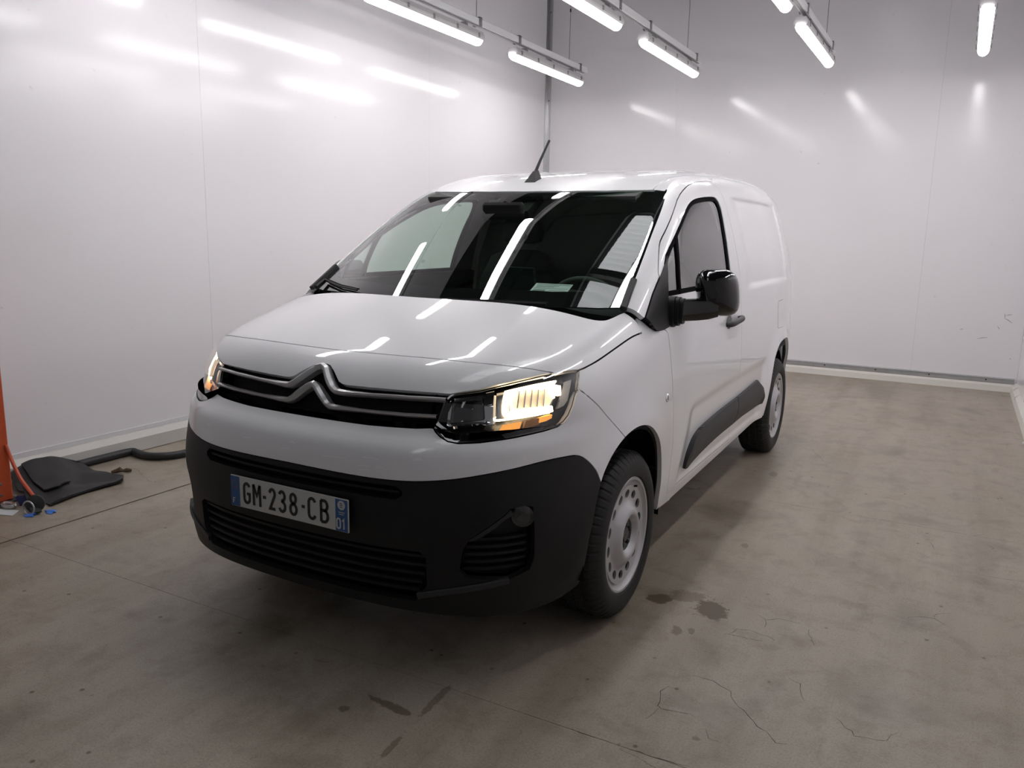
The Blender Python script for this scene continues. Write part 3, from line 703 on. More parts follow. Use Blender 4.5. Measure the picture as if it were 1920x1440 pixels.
# dark lower bumper with intakes and fog lamp recesses
lb_side = [(.876,-.36,.55),(.867,-.385,.431),(.856,-.385,.334),(.835,-.37,.245)]
lb_bot = [(.80,-.457,.232),(.775,-.584,.232),(.66,-.70,.236),(.5,-.79,.240),(.3,-.835,.245),(0,-.855,.248)]
lb = np.concatenate([WD[::-1], A_(lb_side), A_(lb_bot)])
FOG = [(.730,-.697,.600),(.770,-.662,.606),(.787,-.645,.598),(.793,-.643,.52),(.792,-.637,.43),(.780,-.645,.39),(.732,-.689,.367),(.620,-.765,.378),(.600,-.777,.400),(.612,-.774,.474),(.63,-.767,.507),(.713,-.713,.580)]
flip = lambda p: [(-a, b, c) for a, b, c in p]
def fy(x, z): return float(F0(z)+.13*x*x+.4*x**4)
def rect_c(x, z0, z1, k=.04):
    pts = [(-x+k, z0), (x-k, z0), (x, z0+(z1-z0)*.35), (x, z1-.015), (x-.02, z1), (-x+.02, z1), (-x, z1-.015), (-x, z0+(z1-z0)*.35)]
    p = densify(A_(pts), .05); return [(a, fy(a, b), b) for a, b in p]
LBUMP = panel('lower_bumper', mir(lb), 'C', M['plastic'], VAN, sp=.018, gap=.0015, f=lowfn, th=.025, holes=[FOG, flip(FOG), rect_c(.50, .285, .455), rect_c(.43, .622, .662, .02)])[0]
panel('intake_backing', rect_c(.54, .26, .48), 'C', M['black'], LBUMP, sp=.05, off=-.06, th=-.05, f=lowfn)
panel('slot_backing', rect_c(.46, .605, .675, .02), 'C', M['black'], LBUMP, sp=.05, off=-.04, th=-.03, f=lowfn)
for z in (.315, .345, .375, .405, .435):
    p = [(x, fy(x, z), z) for x in np.linspace(-.47-.03*(z-.3)/.1, .47+.03*(z-.3)/.1, 25)]
    strip('intake_slat', p, .012, -.022, M['plastic'], LBUMP, f=lowfn, h=.008)
strip('slot_slat', [(x, fy(x, .642), .642) for x in np.linspace(-.42, .42, 25)], .010, -.018, M['plastic'], LBUMP, f=lowfn, h=.006)
for sgn in (1, -1):
    fp = FOG if sgn > 0 else flip(FOG)
    fb = panel('fog_recess', fp, 'C', M['plastic'], LBUMP, sp=.03, off=-.055, th=-.045, f=lowfn)[0]
for k, z in enumerate((.395, .420, .445, .470, .495)):
    x0 = (.605, .61, .612, .618, .63)[k]
    p = snap([(x, fy(x, z), z) for x in np.linspace(x0, .788, 9)], lowfn)
    strip('fog_slat', p, .012, -.036, M['plastic'], LBUMP, f=lowfn, h=.008, mirror=True)
pf = snap([(.625,-.770,.506),(.655,-.750,.522),(.69,-.73,.548),(.718,-.71,.575),(.74,-.69,.590)], lowfn)
strip('fog_fin', pf, .030, -.020, M['mould'], LBUMP, f=lowfn, h=.012, mirror=True)
pf = snap([(.47,-.818,.304),(.53,-.797,.322),(.595,-.775,.336),(.66,-.738,.350),(.731,-.69,.362)], lowfn)
strip('chin_lip', smooth_curve(pf, 4), .022, .0, M['mould'], LBUMP, f=lowfn, h=.007, mirror=True)
def disc(name, c, n, r, mat, parent, depth=.012, prof=None, seg=24):
    n = Vector(n).normalized(); q = Vector((1, 0, 0)).rotation_difference(n)
    prof = prof or [(-depth, r), (0, r), (depth*.4, r*.7), (depth*.6, .0005)]
    m = lathe(prof, seg); m.v = [tuple(q@Vector(v)+Vector(c)) for v in m.v]
    return m.build(name, mat, parent, smooth=True)
for s in (1, -1):
    fl = disc('fog_lamp', (s*.745, -.640, .566), (s*.45, -.9, 0), .034, M['capgrey'], LBUMP, .01, prof=[(0, .036), (-.02, .030), (-.028, .012), (-.028, .0005)])
    disc('fog_lens', (s*.746, -.642, .566), (s*.45, -.9, 0), .036, M['lens'], LBUMP, .006)

# grille
GO = np.concatenate([A_(gt)[::-1], [(.503,-.700,.922),(.495,-.715,.89),(.486,-.73,.86),(.475,-.747,.836)], A_(GB)[::-1]])
GRILLE = panel('grille', mir(GO), (0, .95, -.3), M['black'], VAN, sp=.03, off=-.035, th=-.03, f=lowfn)[0]
for z, xe in ((.897, .495), (.850, .478)):
    pass
def chrome(pts, w, h):
    r = snap(smooth_curve(pts, 3), lowfn); return r
c1 = [(0,-.7,.970),(.018,-.705,.965),(.055,-.735,.938),(.085,-.752,.918),(.104,-.758,.911)]
c1b = [(.104,-.758,.911),(.14,-.758,.9105),(.25,-.747,.912),(.38,-.727,.915),(.50,-.700,.919)]
c2 = [(0,-.75,.922),(.020,-.757,.914),(.050,-.768,.892),(.075,-.776,.872),(.092,-.780,.864)]
c2b = [(.092,-.780,.864),(.13,-.779,.8635),(.25,-.770,.864),(.38,-.752,.866),(.482,-.727,.869)]
def chevron(name, inner, outer, w1, w2):
    half = np.concatenate([densify(A_(inner, float), .012, False), densify(A_(outer, float), .02, False)[1:]])
    full = np.concatenate([half[::-1]*A_([-1, 1, 1]), half[1:]])
    p = snap(full, lowfn); t = np.gradient(p, axis=0); t /= np.linalg.norm(t, axis=1, keepdims=True); n = grad(p, lowfn); n = (n+A_([0, -.6, .1])); n /= np.linalg.norm(n, axis=1, keepdims=True)
    up = np.cross(n, t); up /= np.linalg.norm(up, axis=1, keepdims=True); up *= np.sign(up[:, 2:3])
    ax = np.abs(p[:, 0]); xk = inner[-1][0]
    w = np.where(ax < xk+.02, w1, w2); k = 5; ww = np.convolve(np.pad(w, k, mode='edge'), np.ones(2*k+1)/(2*k+1), 'valid'); w = ww[:, None]
    o = .006
    rows = [p-up*w*.5-n*.02, p-up*w*.5+n*o*.6, p-up*w*.25+n*o*1.8, p+up*w*.12+n*o*2.2, p+up*w*.5+n*o*.8, p+up*w*.5-n*.02]
    K = len(p); V = np.concatenate(rows); F = [(r*K+i, r*K+i+1, (r+1)*K+i+1, (r+1)*K+i) for r in range(5) for i in range(K-1)]
    return MB().add(V, F).build(name, M['chrome'], GRILLE, smooth=True)
chevron('chrome_strip', c1, c1b, .025, .0135)
chevron('chrome_strip', c2, c2b, .025, .0135)

# headlamps
HEAD = np.concatenate([A_(HEAD_TOP)[::-1], [(.772,-.421,1.001),(.787,-.388,1.003),(.798,-.367,1.001),(.805,-.365,.993),(.811,-.380,.980),(.817,-.398,.962),(.821,-.416,.942)], A_(HEAD_BOT)[::-1], [(.484,-.731,.858),(.492,-.705,.92)]])
HD = (-.62, .75, -.2)
HP = []
for s in (1, -1):
    HP.append(empty('headlamp', (0, 0, 0), VAN))
panel('lamp_housing', HEAD, HD, M['lampblack'], HP, sp=.02, off=-.062, th=-.055, f=lowfn, mirror=True)
panel('lamp_lens', HEAD, HD, M['lens'], HP, sp=.012, off=-.001, th=0, f=lowfn, mirror=True, gap=.002)
rim_in = shrink(Dom(HD).to2(HEAD), .008)
D_ = Dom(HD)
def lift(q2, ref=HEAD):
    """2-D lamp coordinates back to rough 3-D points"""
    return A_([D_.e1*a+D_.e2*b+D_.d*float((A_(ref)@D_.d).mean()) for a, b in q2])
panel('lamp_border', HEAD, HD, M['lampblack'], HP, sp=.012, off=-.006, th=0, f=lowfn, mirror=True, gap=.002, holes=[lift(rim_in)])
CELL = [(.512,-.700,.914),(.520,-.693,.924),(.598,-.648,.940),(.610,-.642,.938),(.628,-.660,.865),(.622,-.668,.855),(.530,-.722,.841),(.520,-.727,.846)]
rc = lift(shrink(D_.to2(A_(CELL)), .0085))
panel('lamp_bezel', CELL, HD, M['bright_chrome'], HP, sp=.01, off=-.020, th=.02, f=lowfn, mirror=True, holes=[rc])
def dome(P, N):
    c = P.mean(0); r = np.linalg.norm(P-c, axis=1); r /= r.max(); return P+N*(.014*(1-r**2))[:, None]
panel('projector_lens', rc, HD, M['gloss'], HP, sp=.01, off=-.036, th=0, f=lowfn, mirror=True, post=dome)
panel('chrome_divider', [(.612,-.642,.946),(.632,-.625,.951),(.655,-.645,.868),(.650,-.655,.852),(.632,-.668,.850)], HD, M['bright_chrome'], HP, sp=.01, off=-.022, th=.02, f=lowfn, mirror=True)
panel('lamp_reflector', [(.640,-.62,.952),(.70,-.55,.968),(.772,-.448,.982),(.786,-.455,.955),(.782,-.512,.886),(.72,-.59,.876),(.660,-.648,.866)], HD, M['reflector'], HP, sp=.014, off=-.040, th=-.02, f=lowfn, mirror=True)
panel('reflector_glow', [(.672,-.60,.950),(.70,-.56,.960),(.765,-.462,.972),(.776,-.468,.945),(.772,-.515,.898),(.72,-.58,.890),(.684,-.612,.888)], HD, M['lampglow2'], HP, sp=.014, off=-.037, th=0, f=lowfn, mirror=True)
gl1 = snap(smooth_curve([(.662,-.600,.957),(.664,-.612,.93),(.668,-.622,.90),(.674,-.625,.884),(.69,-.612,.878),(.73,-.573,.882),(.783,-.508,.890)], 4), lowfn)
strip('guide_and_glow_strip', gl1, .020, -.026, M['lampglow'], HP, f=lowfn, h=.010, mirror=True)
gl2 = snap(smooth_curve([(.640,-.640,.872),(.650,-.652,.864),(.70,-.605,.868),(.775,-.517,.879)], 4), lowfn)
strip('guide_and_glow_strip', gl2, .007, -.022, M['lampglow'], HP, f=lowfn, h=.006, mirror=True)
gl3 = snap(smooth_curve([(.66,-.603,.958),(.70,-.555,.967),(.768,-.458,.980)], 5), lowfn)
strip('guide_and_glow_strip', gl3, .006, -.022, M['lampglow'], HP, f=lowfn, h=.006, mirror=True)
gl4 = snap(smooth_curve([(.775,-.462,.965),(.778,-.468,.950),(.779,-.475,.935)], 5), lowfn)
gl5 = snap(smooth_curve([(.634,-.632,.945),(.640,-.645,.91),(.646,-.655,.872)], 5), lowfn)
strip('guide_and_glow_strip', gl5, .007, -.020, M['lampglow2'], HP, f=lowfn, h=.006, mirror=True)  # added glow strip, imitates the bulb's reflection on the chrome divider
strip('guide_and_glow_strip', gl4, .028, -.028, M['lampglow'], HP, f=lowfn, h=.012, mirror=True)
for k in range(5):
    x = .697+.015*k
    y = -.585+.75*(x-.69)*1.55
    pr = snap([(x, y, .965), (x, y-.01, .93), (x+.002, y-.02, .90)], lowfn)
    strip('reflector_rib', pr, .006, -.034, M['reflector'], HP, f=lowfn, h=.008, mirror=True)
panel('lamp_side_trim', [(.789,-.443,.968),(.800,-.410,.973),(.809,-.458,.912),(.804,-.475,.897),(.793,-.499,.890)], HD, M['plate_white'], HP, sp=.012, off=-.022, th=.02, f=lowfn, mirror=True)
panel('indicator_cell', [(.670,-.640,.849),(.716,-.598,.858),(.714,-.610,.836),(.664,-.660,.827)], HD, M['amber'], HP, sp=.012, off=-.018, th=.02, f=lowfn, mirror=True)
panel('indicator_grid', [(.726,-.590,.860),(.758,-.553,.866),(.758,-.560,.846),(.726,-.602,.838)], HD, M['amber_dim'], HP, sp=.012, off=-.020, th=.02, f=lowfn, mirror=True)
panel('indicator_cell', [(.757,-.556,.866),(.774,-.530,.872),(.782,-.516,.873),(.782,-.520,.862),(.772,-.538,.855),(.757,-.560,.851)], HD, M['amber'], HP, sp=.012, off=-.018, th=.02, f=lowfn, mirror=True)
panel('indicator_cell', [(.520,-.748,.832),(.545,-.744,.836),(.560,-.745,.812),(.548,-.752,.808)], HD, M['lampblack'], HP, sp=.012, off=-.014, th=.01, f=lowfn, mirror=True)

# front wings
HF3 = on('T', HF_, f=lowfn)
FD_S = smooth_curve([(.305,1.072),(.335,1.056),(.353,1.01),(.368,.97),(.400,.85),(.418,.75),(.428,.65),(.447,.47),(.470,.345)], 3)
fen = np.concatenate([HF3[:, [1, 2]], [(.115,1.124),(.126,1.132),(.17,1.094),(.211,1.076)], FD_S, [(.385,.30)], ARCH_S[:np.argmin(np.abs(ARCH_S[:, 0]+.161))], BF_S[::-1], [(-.403,.955),(-.394,.968),(-.378,.984)]])
panel('front_wing', fen, 'S', M['paint'], VAN, sp=.016, gap=.0018, f=lowfn, th=.02, mirror=True)

# windscreen
WSE = smooth_curve([(.769,.099,1.172),(.746,.298,1.303),(.718,.516,1.443),(.696,.677,1.539),(.656,.868,1.640)], 4)
WST = [(.60,.838,1.646),(.4,.775,1.651),(.2,.741,1.654),(0,.731,1.6545)]
WSB = [(0,-.085,1.168),(.25,-.066,1.168),(.5,-.01,1.168),(.68,.053,1.168)]
ws = mir(np.concatenate([A_(WSB), WSE, A_(WST)]))
WSD = (0, .515, -.857)
WIND = panel('windscreen', ws, WSD, M['glass'], VAN, sp=.013, off=-.004, th=0, f=cabfn)[0]
Dw = Dom(WSD); b2 = Dw.to2(A_(WSB))*A_([.955, 1])+A_([0, .098]); t2 = Dw.to2(A_(WST))-A_([0, .05]); e2_ = Dw.to2(WSE)-A_([.032, 0])
e2_ = e2_[(e2_[:, 1] > b2[:, 1].max()+.01) & (e2_[:, 1] < t2[:, 1].min()-.01)]
t2 = t2[np.abs(t2[:, 0]) < e2_[-1, 0]-.005]
inner = mir(np.concatenate([b2, e2_, t2]))
wi3 = A_([Dw.e1*a+Dw.e2*b+Dw.d*float((ws@Dw.d).mean()) for a, b in inner])
panel('windscreen_frit', ws, WSD, M['frit'], WIND, sp=.03, off=-.010, th=0, f=cabfn, holes=[wi3])
# black cowl between hood and glass, end caps at the pillar feet
cowl = mir(np.concatenate([[(0,-.14,1.155),(.3,-.125,1.155),(.6,-.10,1.15),(.74,-.05,1.145)], [(.775,.10,1.150)], [(.68,.075,1.16),(.5,.01,1.16),(.25,-.045,1.16),(0,-.065,1.16)]]))
q, F = fill(cowl[:, :2], [], .05)
mesh_obj('cowl', np.column_stack([q, 1.140-.06*np.abs(q[:, 0])**2]), F, M['plastic'], VAN)
cap = smooth_curve([(.772,.085,1.166),(.765,.13,1.194),(.757,.19,1.234),(.752,.235,1.264)], 4)
strip('cowl_cap', snap(cap, cabfn), .026, .001, M['plastic'], VAN, f=cabfn, h=.012, mirror=True)

# pillars and roof rails
DT_S = smooth_curve([(.342,1.277),(.364,1.304),(.477,1.396),(.58,1.457),(.845,1.596),(1.062,1.664),(1.25,1.697),(1.443,1.716),(1.60,1.723)], 3)
DT3 = on('S', DT_S)
RAIL_T = smooth_curve([(.650,.885),(.640,.95),(.632,1.05),(.630,1.2),(.630,1.6)], 3)
RAIL3 = on('T', RAIL_T)
pil = np.concatenate([WSE, RAIL3, DT3[::-1], [(.828,.242,1.215),(.843,.126,1.132),(.836,.118,1.138),(.804,.109,1.161)]])
panel('pillar_rail', pil, (-.68, .25, -.69), M['paint'], VAN, sp=.016, gap=.0015, f=cabfn, th=.02, mirror=True)
# roof
roof_half = np.concatenate([[(0,.731),(.2,.741),(.4,.775),(.55,.822),(.598,.845)], [(.598,1.0),(.604,1.3),(.606,2.0),(.600,2.8),(.585,3.25),(.55,3.36)], [(.3,3.40),(0,3.41)]])
ROOF = panel('roof', mir(roof_half), 'T', M['paint'], VAN, sp=.03, gap=.0015, f=cabfn, th=.02)[0]
dl = on('T', smooth_curve([(.615,.87),(.617,1.0),(.618,1.3),(.618,2.0),(.612,2.8),(.598,3.25)], 6), f=cabfn)
strip('roof_channel', dl, .060, -.010, M['paint'], VAN, f=cabfn, mirror=True)
# antenna
ab = MB()
base = [(-.050-.030,.868,1.683),(-.050+.030,.868,1.683),(-.050+.022,.955,1.708),(-.050-.022,.955,1.708)]
topb = [(-.050-.007,.918,1.742),(-.050+.007,.918,1.742),(-.050+.007,.950,1.748),(-.050-.007,.950,1.748)]
ANT = ab.add(base+topb, [(0,3,2,1),(4,5,6,7),(0,1,5,4),(1,2,6,5),(2,3,7,6),(3,0,4,7)]).build('antenna', M['plastic'], VAN)
MB().tube([(-.050,.930,1.738),(-.052,.985,1.80),(-.054,1.05,1.868),(-.055,1.085,1.905)], [.0085,.007,.006,.0065], 8).build('antenna_mast', M['plastic'], ANT, smooth=True)

# doors
DR_S = smooth_curve([(1.600,1.723),(1.604,1.66),(1.603,1.55),(1.592,1.34),(1.587,1.173),(1.600,1.0),(1.612,.884),(1.612,.771),(1.595,.638),(1.575,.5),(1.570,.345)], 3)
WIN = smooth_curve([(.365,1.20),(.42,1.323),(.595,1.427),(.866,1.552),(1.027,1.601),(1.195,1.622),(1.391,1.634),(1.455,1.628),(1.484,1.60),(1.486,1.55),(1.452,1.45),(1.422,1.34),(1.405,1.26),(1.396,1.205)], 3)
door_o = np.concatenate([FD_S[::-1], [(.318,1.16),(.335,1.25)], DT_S[1:], DR_S[1:]])
DOORS = panel('door', door_o, 'S', M['paint'], VAN, sp=.017, gap=.002, th=.022, holes=[WIN], mirror=True)
WIN_in = shrink(WIN, .018); WIN_in[:, 0] = np.where(WIN_in[:, 0] > 1.2, WIN_in[:, 0]-.018*np.clip((WIN_in[:, 0]-1.2)/.2, 0, 1), WIN_in[:, 0])
panel('window_frame', WIN, 'S', M['frit'], DOORS, sp=.02, off=-.004, th=.02, holes=[WIN_in], mirror=True)
panel('window_pane', WIN_in, 'S', M['sideglass'], DOORS, sp=.03, off=-.009, th=0, mirror=True, gap=-.004)
bar = on('S', smooth_curve([(.637,1.443),(.600,1.38),(.575,1.32),(.553,1.26),(.545,1.20)], 4))
strip('window_bar', bar, .026, -.009, M['frit'], DOORS, mirror=True, h=.008)
TRI = [(.470,1.358),(.342,1.277),(.242,1.216),(.128,1.134),(.150,1.112),(.172,1.094),(.20,1.080),(.235,1.073),(.293,1.073),(.352,1.079),(.37,1.10),(.362,1.198),(.39,1.26),(.430,1.320)]
panel('mirror_sail', TRI, 'S', M['plastic'], VAN, sp=.02, off=.004, th=.012, mirror=True)
def hb(P, N): return P
hp = on('S', smooth_curve([(1.275,1.004),(1.30,1.006),(1.36,1.010),(1.44,1.015),(1.50,1.019),(1.525,1.020)], 3))
n_ = grad(hp, gfn); lft = A_([.002, .012, .022, .026, .028, .028, .030, .030, .030, .030, .028, .026, .022, .016, .008, .002])[:len(hp)]
lft = np.interp(np.linspace(0, 1, len(hp)), [0, .1, .3, .7, .9, 1], [.0, .018, .030, .032, .022, .0])
hp2 = hp+n_*lft[:, None]
for k, s in enumerate((1, -1)):
    MB().tube([(s*a, b, c) for a, b, c in hp2], [.010, .013]+[.015]*(len(hp2)-4)+[.013, .009], 10).build('door_handle', M['mould'], DOORS[k], smooth=True)
panel('handle_cup', [(1.33+.055*math.cos(a), 1.014+.036*math.sin(a)) for a in np.linspace(0, 2*math.pi, 20, endpoint=False)], 'S', M['trim_light'], DOORS, sp=.015, off=.0008, th=0, mirror=True)
for k, s in enumerate((1, -1)):
    c = on('S', [(.325, .795)])[0]
    disc('side_repeater', (s*c[0], c[1], c[2]), (s, -.05, .05), .017, M['bright_chrome'], VAN, .012, prof=[(-.004, .0175), (.002, .0175), (.006, .014), (.006, .009), (.001, .007), (.001, .0004)])
# side mouldings, split at the door edge
def ridge(P, N):
    y, z = P[:, 1], P[:, 2]
    mid = .470+.045*np.clip((y-.72)/.25, 0, 1)
    return P+N*(.013*np.exp(-((z-mid)/.055)**2)*np.clip((y-.70)/.06, 0, 1)*np.clip((2.29-y)/.06, 0, 1))[:, None]
M1 = smooth_curve([(.724,.392),(.722,.425),(.735,.468),(.79,.520),(.86,.545),(.95,.556),(1.241,.571),(1.592,.578)], 4).tolist()+[(1.578,.436)]+smooth_curve([(1.57,.435),(1.211,.431),(.86,.405),(.76,.388)], 3).tolist()
M2 = [(1.600,.578)]+smooth_curve([(1.85,.588),(2.07,.597),(2.10,.594),(2.235,.530),(2.285,.485),(2.29,.455),(2.272,.424)], 3).tolist()+[(1.774,.439),(1.584,.436)]
panel('side_moulding', M1, 'S', M['mould'], DOORS, sp=.016, off=.014, th=.028, mirror=True, post=ridge)
# rear side panels, sills
RA = smooth_curve([(2.36,.33),(2.37,.40),(2.395,.50),(2.43,.60),(2.49,.69),(2.60,.755),(2.72,.775),(2.85,.775),(2.97,.755),(3.07,.69),(3.14,.60),(3.18,.50),(3.20,.40),(3.21,.33)], 3)
RT = smooth_curve([(.630,1.60),(.632,2.0),(.626,2.8),(.612,3.22),(.60,3.30)], 4); RT3 = on('T', RT, f=cabfn)
RE = smooth_curve([(3.375,1.62),(3.40,1.4),(3.42,1.15),(3.42,.8),(3.41,.40)], 3)
DR3 = on('S', DR_S); RE3 = on('S', RE); RA3 = on('S', RA)
sp3 = np.concatenate([DR3[::-1], RT3[1:], RE3, RA3[::-1]])
SIDES = panel('side_panel', sp3, (-.93, 0, -.36), M['paint'], VAN, sp=.02, gap=.0015, th=.02, mirror=True, f=cabfn)
panel('side_moulding', M2, 'S', M['mould'], SIDES, sp=.016, off=.014, th=.028, mirror=True, post=ridge)
FU = [(2.59,.872),(2.605,.862),(2.765,.862),(2.78,.872),(2.78,1.025),(2.765,1.036),(2.605,1.036),(2.59,1.025)]
panel('fuel_flap', FU, 'S', M['paint'], SIDES, sp=.03, off=.0012, th=.004, mirror=False)
fl = on('S', densify(A_(FU+[FU[0]]), .03, False)); strip('flap_gap', fl, .004, .0006, M['seam'], SIDES[0])
panel('sill', [(.378,.298),(.47,.342),(1.56,.342),(2.36,.352),(2.355,.318),(1.4,.296),(.6,.282)], 'S', M['paint'], VAN, sp=.025, gap=.001, off=-.003, th=.04, mirror=True)
# rear end
rear = mir([(0,1.74),(.45,1.72),(.60,1.62),(.70,1.3),(.76,.9),(.76,.35),(0,.33)])
q, F = fill(rear, [], .06); mesh_obj('rear_door', np.column_stack([q[:, 0], 3.50-.10*q[:, 0]**2-.12*np.clip(q[:, 1]-1, 0, None)**2, q[:, 1]]), F, M['paint'], VAN, smooth=True)
for s in (1, -1):
    MB().box((s*.63-.05, 3.38, .85), (s*.63+.05, 3.455, 1.40), .015).build('tail_lamp', M['amber_dim'], VAN)
# dark strips behind the panel gaps, standing in for the shade inside
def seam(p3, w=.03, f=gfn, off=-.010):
    strip('gap_shade_strip', densify(A_(p3), .03, False), w, off, M['seam'], VAN, f=f, mirror=True)
strip('arch_lip', RA3, .09, -.020, M['black'], VAN, mirror=True); strip('arch_lip', ARCH3, .028, -.018, M['black'], VAN, f=lowfn, mirror=True)
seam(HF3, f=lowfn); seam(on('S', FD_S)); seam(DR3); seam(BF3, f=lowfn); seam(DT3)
strip('gap_shade_strip', np.concatenate([HL3[::-1]*A_([-1, 1, 1]), HL3[1:]]), .03, -.010, M['seam'], VAN, f=lowfn)

# underside, engine bay bulkhead, wheel housings
MB().box((-.58, -.52, .20), (.58, 3.35, .23)).box((-.79, .46, .285), (.79, 2.28, .32)).box((-.78, 3.0, .28), (.78, 3.38, .33)).build('underbody', M['black'], VAN)
MB().box((-.62, -.60, .20), (.62, -.56, .90)).build('radiator', M['black'], VAN)
for yc in (0., 2.785):
    for s in (1, -1):
        m = MB(); n = 18; R = .405; v = []; f = []
        for i in range(n+1):
            a = math.radians(-8)+math.radians(196)*i/n
            zz = .33+R*math.sin(a)
            v += [(s*.50, yc+R*math.cos(a), zz), (s*(.852 if yc < 1 else .825), yc+R*math.cos(a)*.97, .33+R*.97*math.sin(a))]
        for i in range(n): f.append((2*i, 2*i+1, 2*i+3, 2*i+2))
        f.append(tuple(2*i for i in range(n+1)))
        m.add(v, f); m.build('wheel_housing', M['black'], VAN, recalc=False)

# ------------------------------------------------------------------ wheels
def make_wheel(yc, xo, s):
    """s = +1 left side, -1 right; xo = outer sidewall plane"""
    w = empty('wheel', (0, 0, 0), VAN); zc = .316; R = .322
    X = lambda d: s*(xo-d)                 # d: depth inboard from the outer sidewall
    prof = [(.016,.221),(.006,.228),(.001,.245),(.0,.265),(.004,.285),(.012,.300),(.022,.310),(.030,.317),(.036,.3205),(.060,.3215),(.064,.315),(.070,.315),(.074,.322),(.100,.3225),(.104,.316),(.112,.316),(.116,.3225),(.142,.322),(.146,.315),(.152,.315),(.156,.3215),(.178,.3205),(.186,.315),(.196,.300),(.204,.27),(.200,.23)]
    n = 480; v = []; f = []; k = len(prof)
    for i in range(n):
        a = 2*math.pi*i/n; g = (i % 8 < 2)
        for j, (d, r) in enumerate(prof):
            rr = r
            if g and (5 <= j <= 9 or 21 <= j <= 22): rr -= .0045
            elif 4 <= i % 8 < 6 and (12 <= j <= 13 or 16 <= j <= 17): rr -= .004
            zz = zc+rr*math.sin(a)
            v.append((X(d), yc+rr*math.cos(a), max(zz, .0005)))
    for i in range(n):
        j2 = (i+1) % n
        for q in range(k-1): f.append((i*k+q, i*k+q+1, j2*k+q+1, j2*k+q))
    MB().add(v, f).build('tyre', M['rubber'], w, smooth=True)
    c0 = (0, yc, zc)
    # rim barrel and lip
    pr = [(.200,.190),(.060,.188),(.028,.189),(.022,.203),(.016,.2075),(.011,.212),(.010,.2195),(.013,.2235),(.018,.2235)]
    lathe([(X(d), r) for d, r in pr], 72, c0).build('rim_barrel', M['steel'], w, smooth=True)
    # pierced disc
    P = Spl([(.0,.036),(.050,.036),(.061,.024),(.073,.005),(.086,-.003),(.100,.001),(.116,.014),(.132,.024),(.150,.0255),(.172,.023),(.190,.020)])
    holes = []
    for i in range(14):
        a = 2*math.pi*(i+.27)/14; cx, cz = .158*math.cos(a), .158*math.sin(a)
        hh = []
        for t in np.linspace(0, 2*math.pi, 12, endpoint=False):
            u, w2 = .0165*math.cos(t), .0215*math.sin(t)
            hh.append((cx+u*math.cos(a)-w2*math.sin(a), cz+u*math.sin(a)+w2*math.cos(a)))
        holes.append(A_(hh))
    out = A_([(.1895*math.cos(t), .1895*math.sin(t)) for t in np.linspace(0, 2*math.pi, 90, endpoint=False)])
    inn = A_([(.060*math.cos(t), .060*math.sin(t)) for t in np.linspace(0, 2*math.pi, 30, endpoint=False)])
    q, F = fill(out, holes+[inn], .011)
    r = np.hypot(q[:, 0], q[:, 1]); d = P(r); dd = (P(r+.001)-P(r-.001))/.002
    V = np.column_stack([s*(xo-d), yc+q[:, 0], zc+q[:, 1]])
    N = np.column_stack([np.full(len(q), s*1.), dd*q[:, 0]/r, dd*q[:, 1]/r]); N /= np.linalg.norm(N, axis=1, keepdims=True)
    fn = np.cross(V[F[:, 1]]-V[F[:, 0]], V[F[:, 2]]-V[F[:, 0]]); fl = np.sum(fn*N[F[:, 0]], 1) < 0; F = F.copy(); F[fl] = F[fl][:, ::-1]
    V, NN, FF = flanged(V, N, F, .010)
    mesh_obj('rim_disc', V, FF, M['steel'], w, normals=NN)
    lathe([(X(.038), .1865), (X(.040), .0004)], 32, c0).build('brake_drum', M['black'], w)
    lathe([(X(.034), .064), (X(.018), .062), (X(.024), .052), (X(.024), .030), (X(.016), .026), (X(.014), .0004)], 32, c0).build('hub_cap', M['capgrey'], w, smooth=True)
    for i in range(5):
        a = 2*math.pi*i/5+.3
        lathe([(X(.030), .0105), (X(.014), .0100), (X(.011), .007), (X(.010), .0004)], 6, (0, yc+.041*math.cos(a), zc+.041*math.sin(a))).build('wheel_bolt', M['capgrey'], w, smooth=True)
    m = MB(); a = 1.15
    m.tube([(X(.008), yc+.190*math.cos(a), zc+.190*math.sin(a)), (X(.035), yc+.184*math.cos(a), zc+.184*math.sin(a))], .004, 6).build('valve_stem', M['black'], w)
for yc, xo in ((0., .872), (2.785, .878)):
    for s in (1, -1): make_wheel(yc, xo, s)

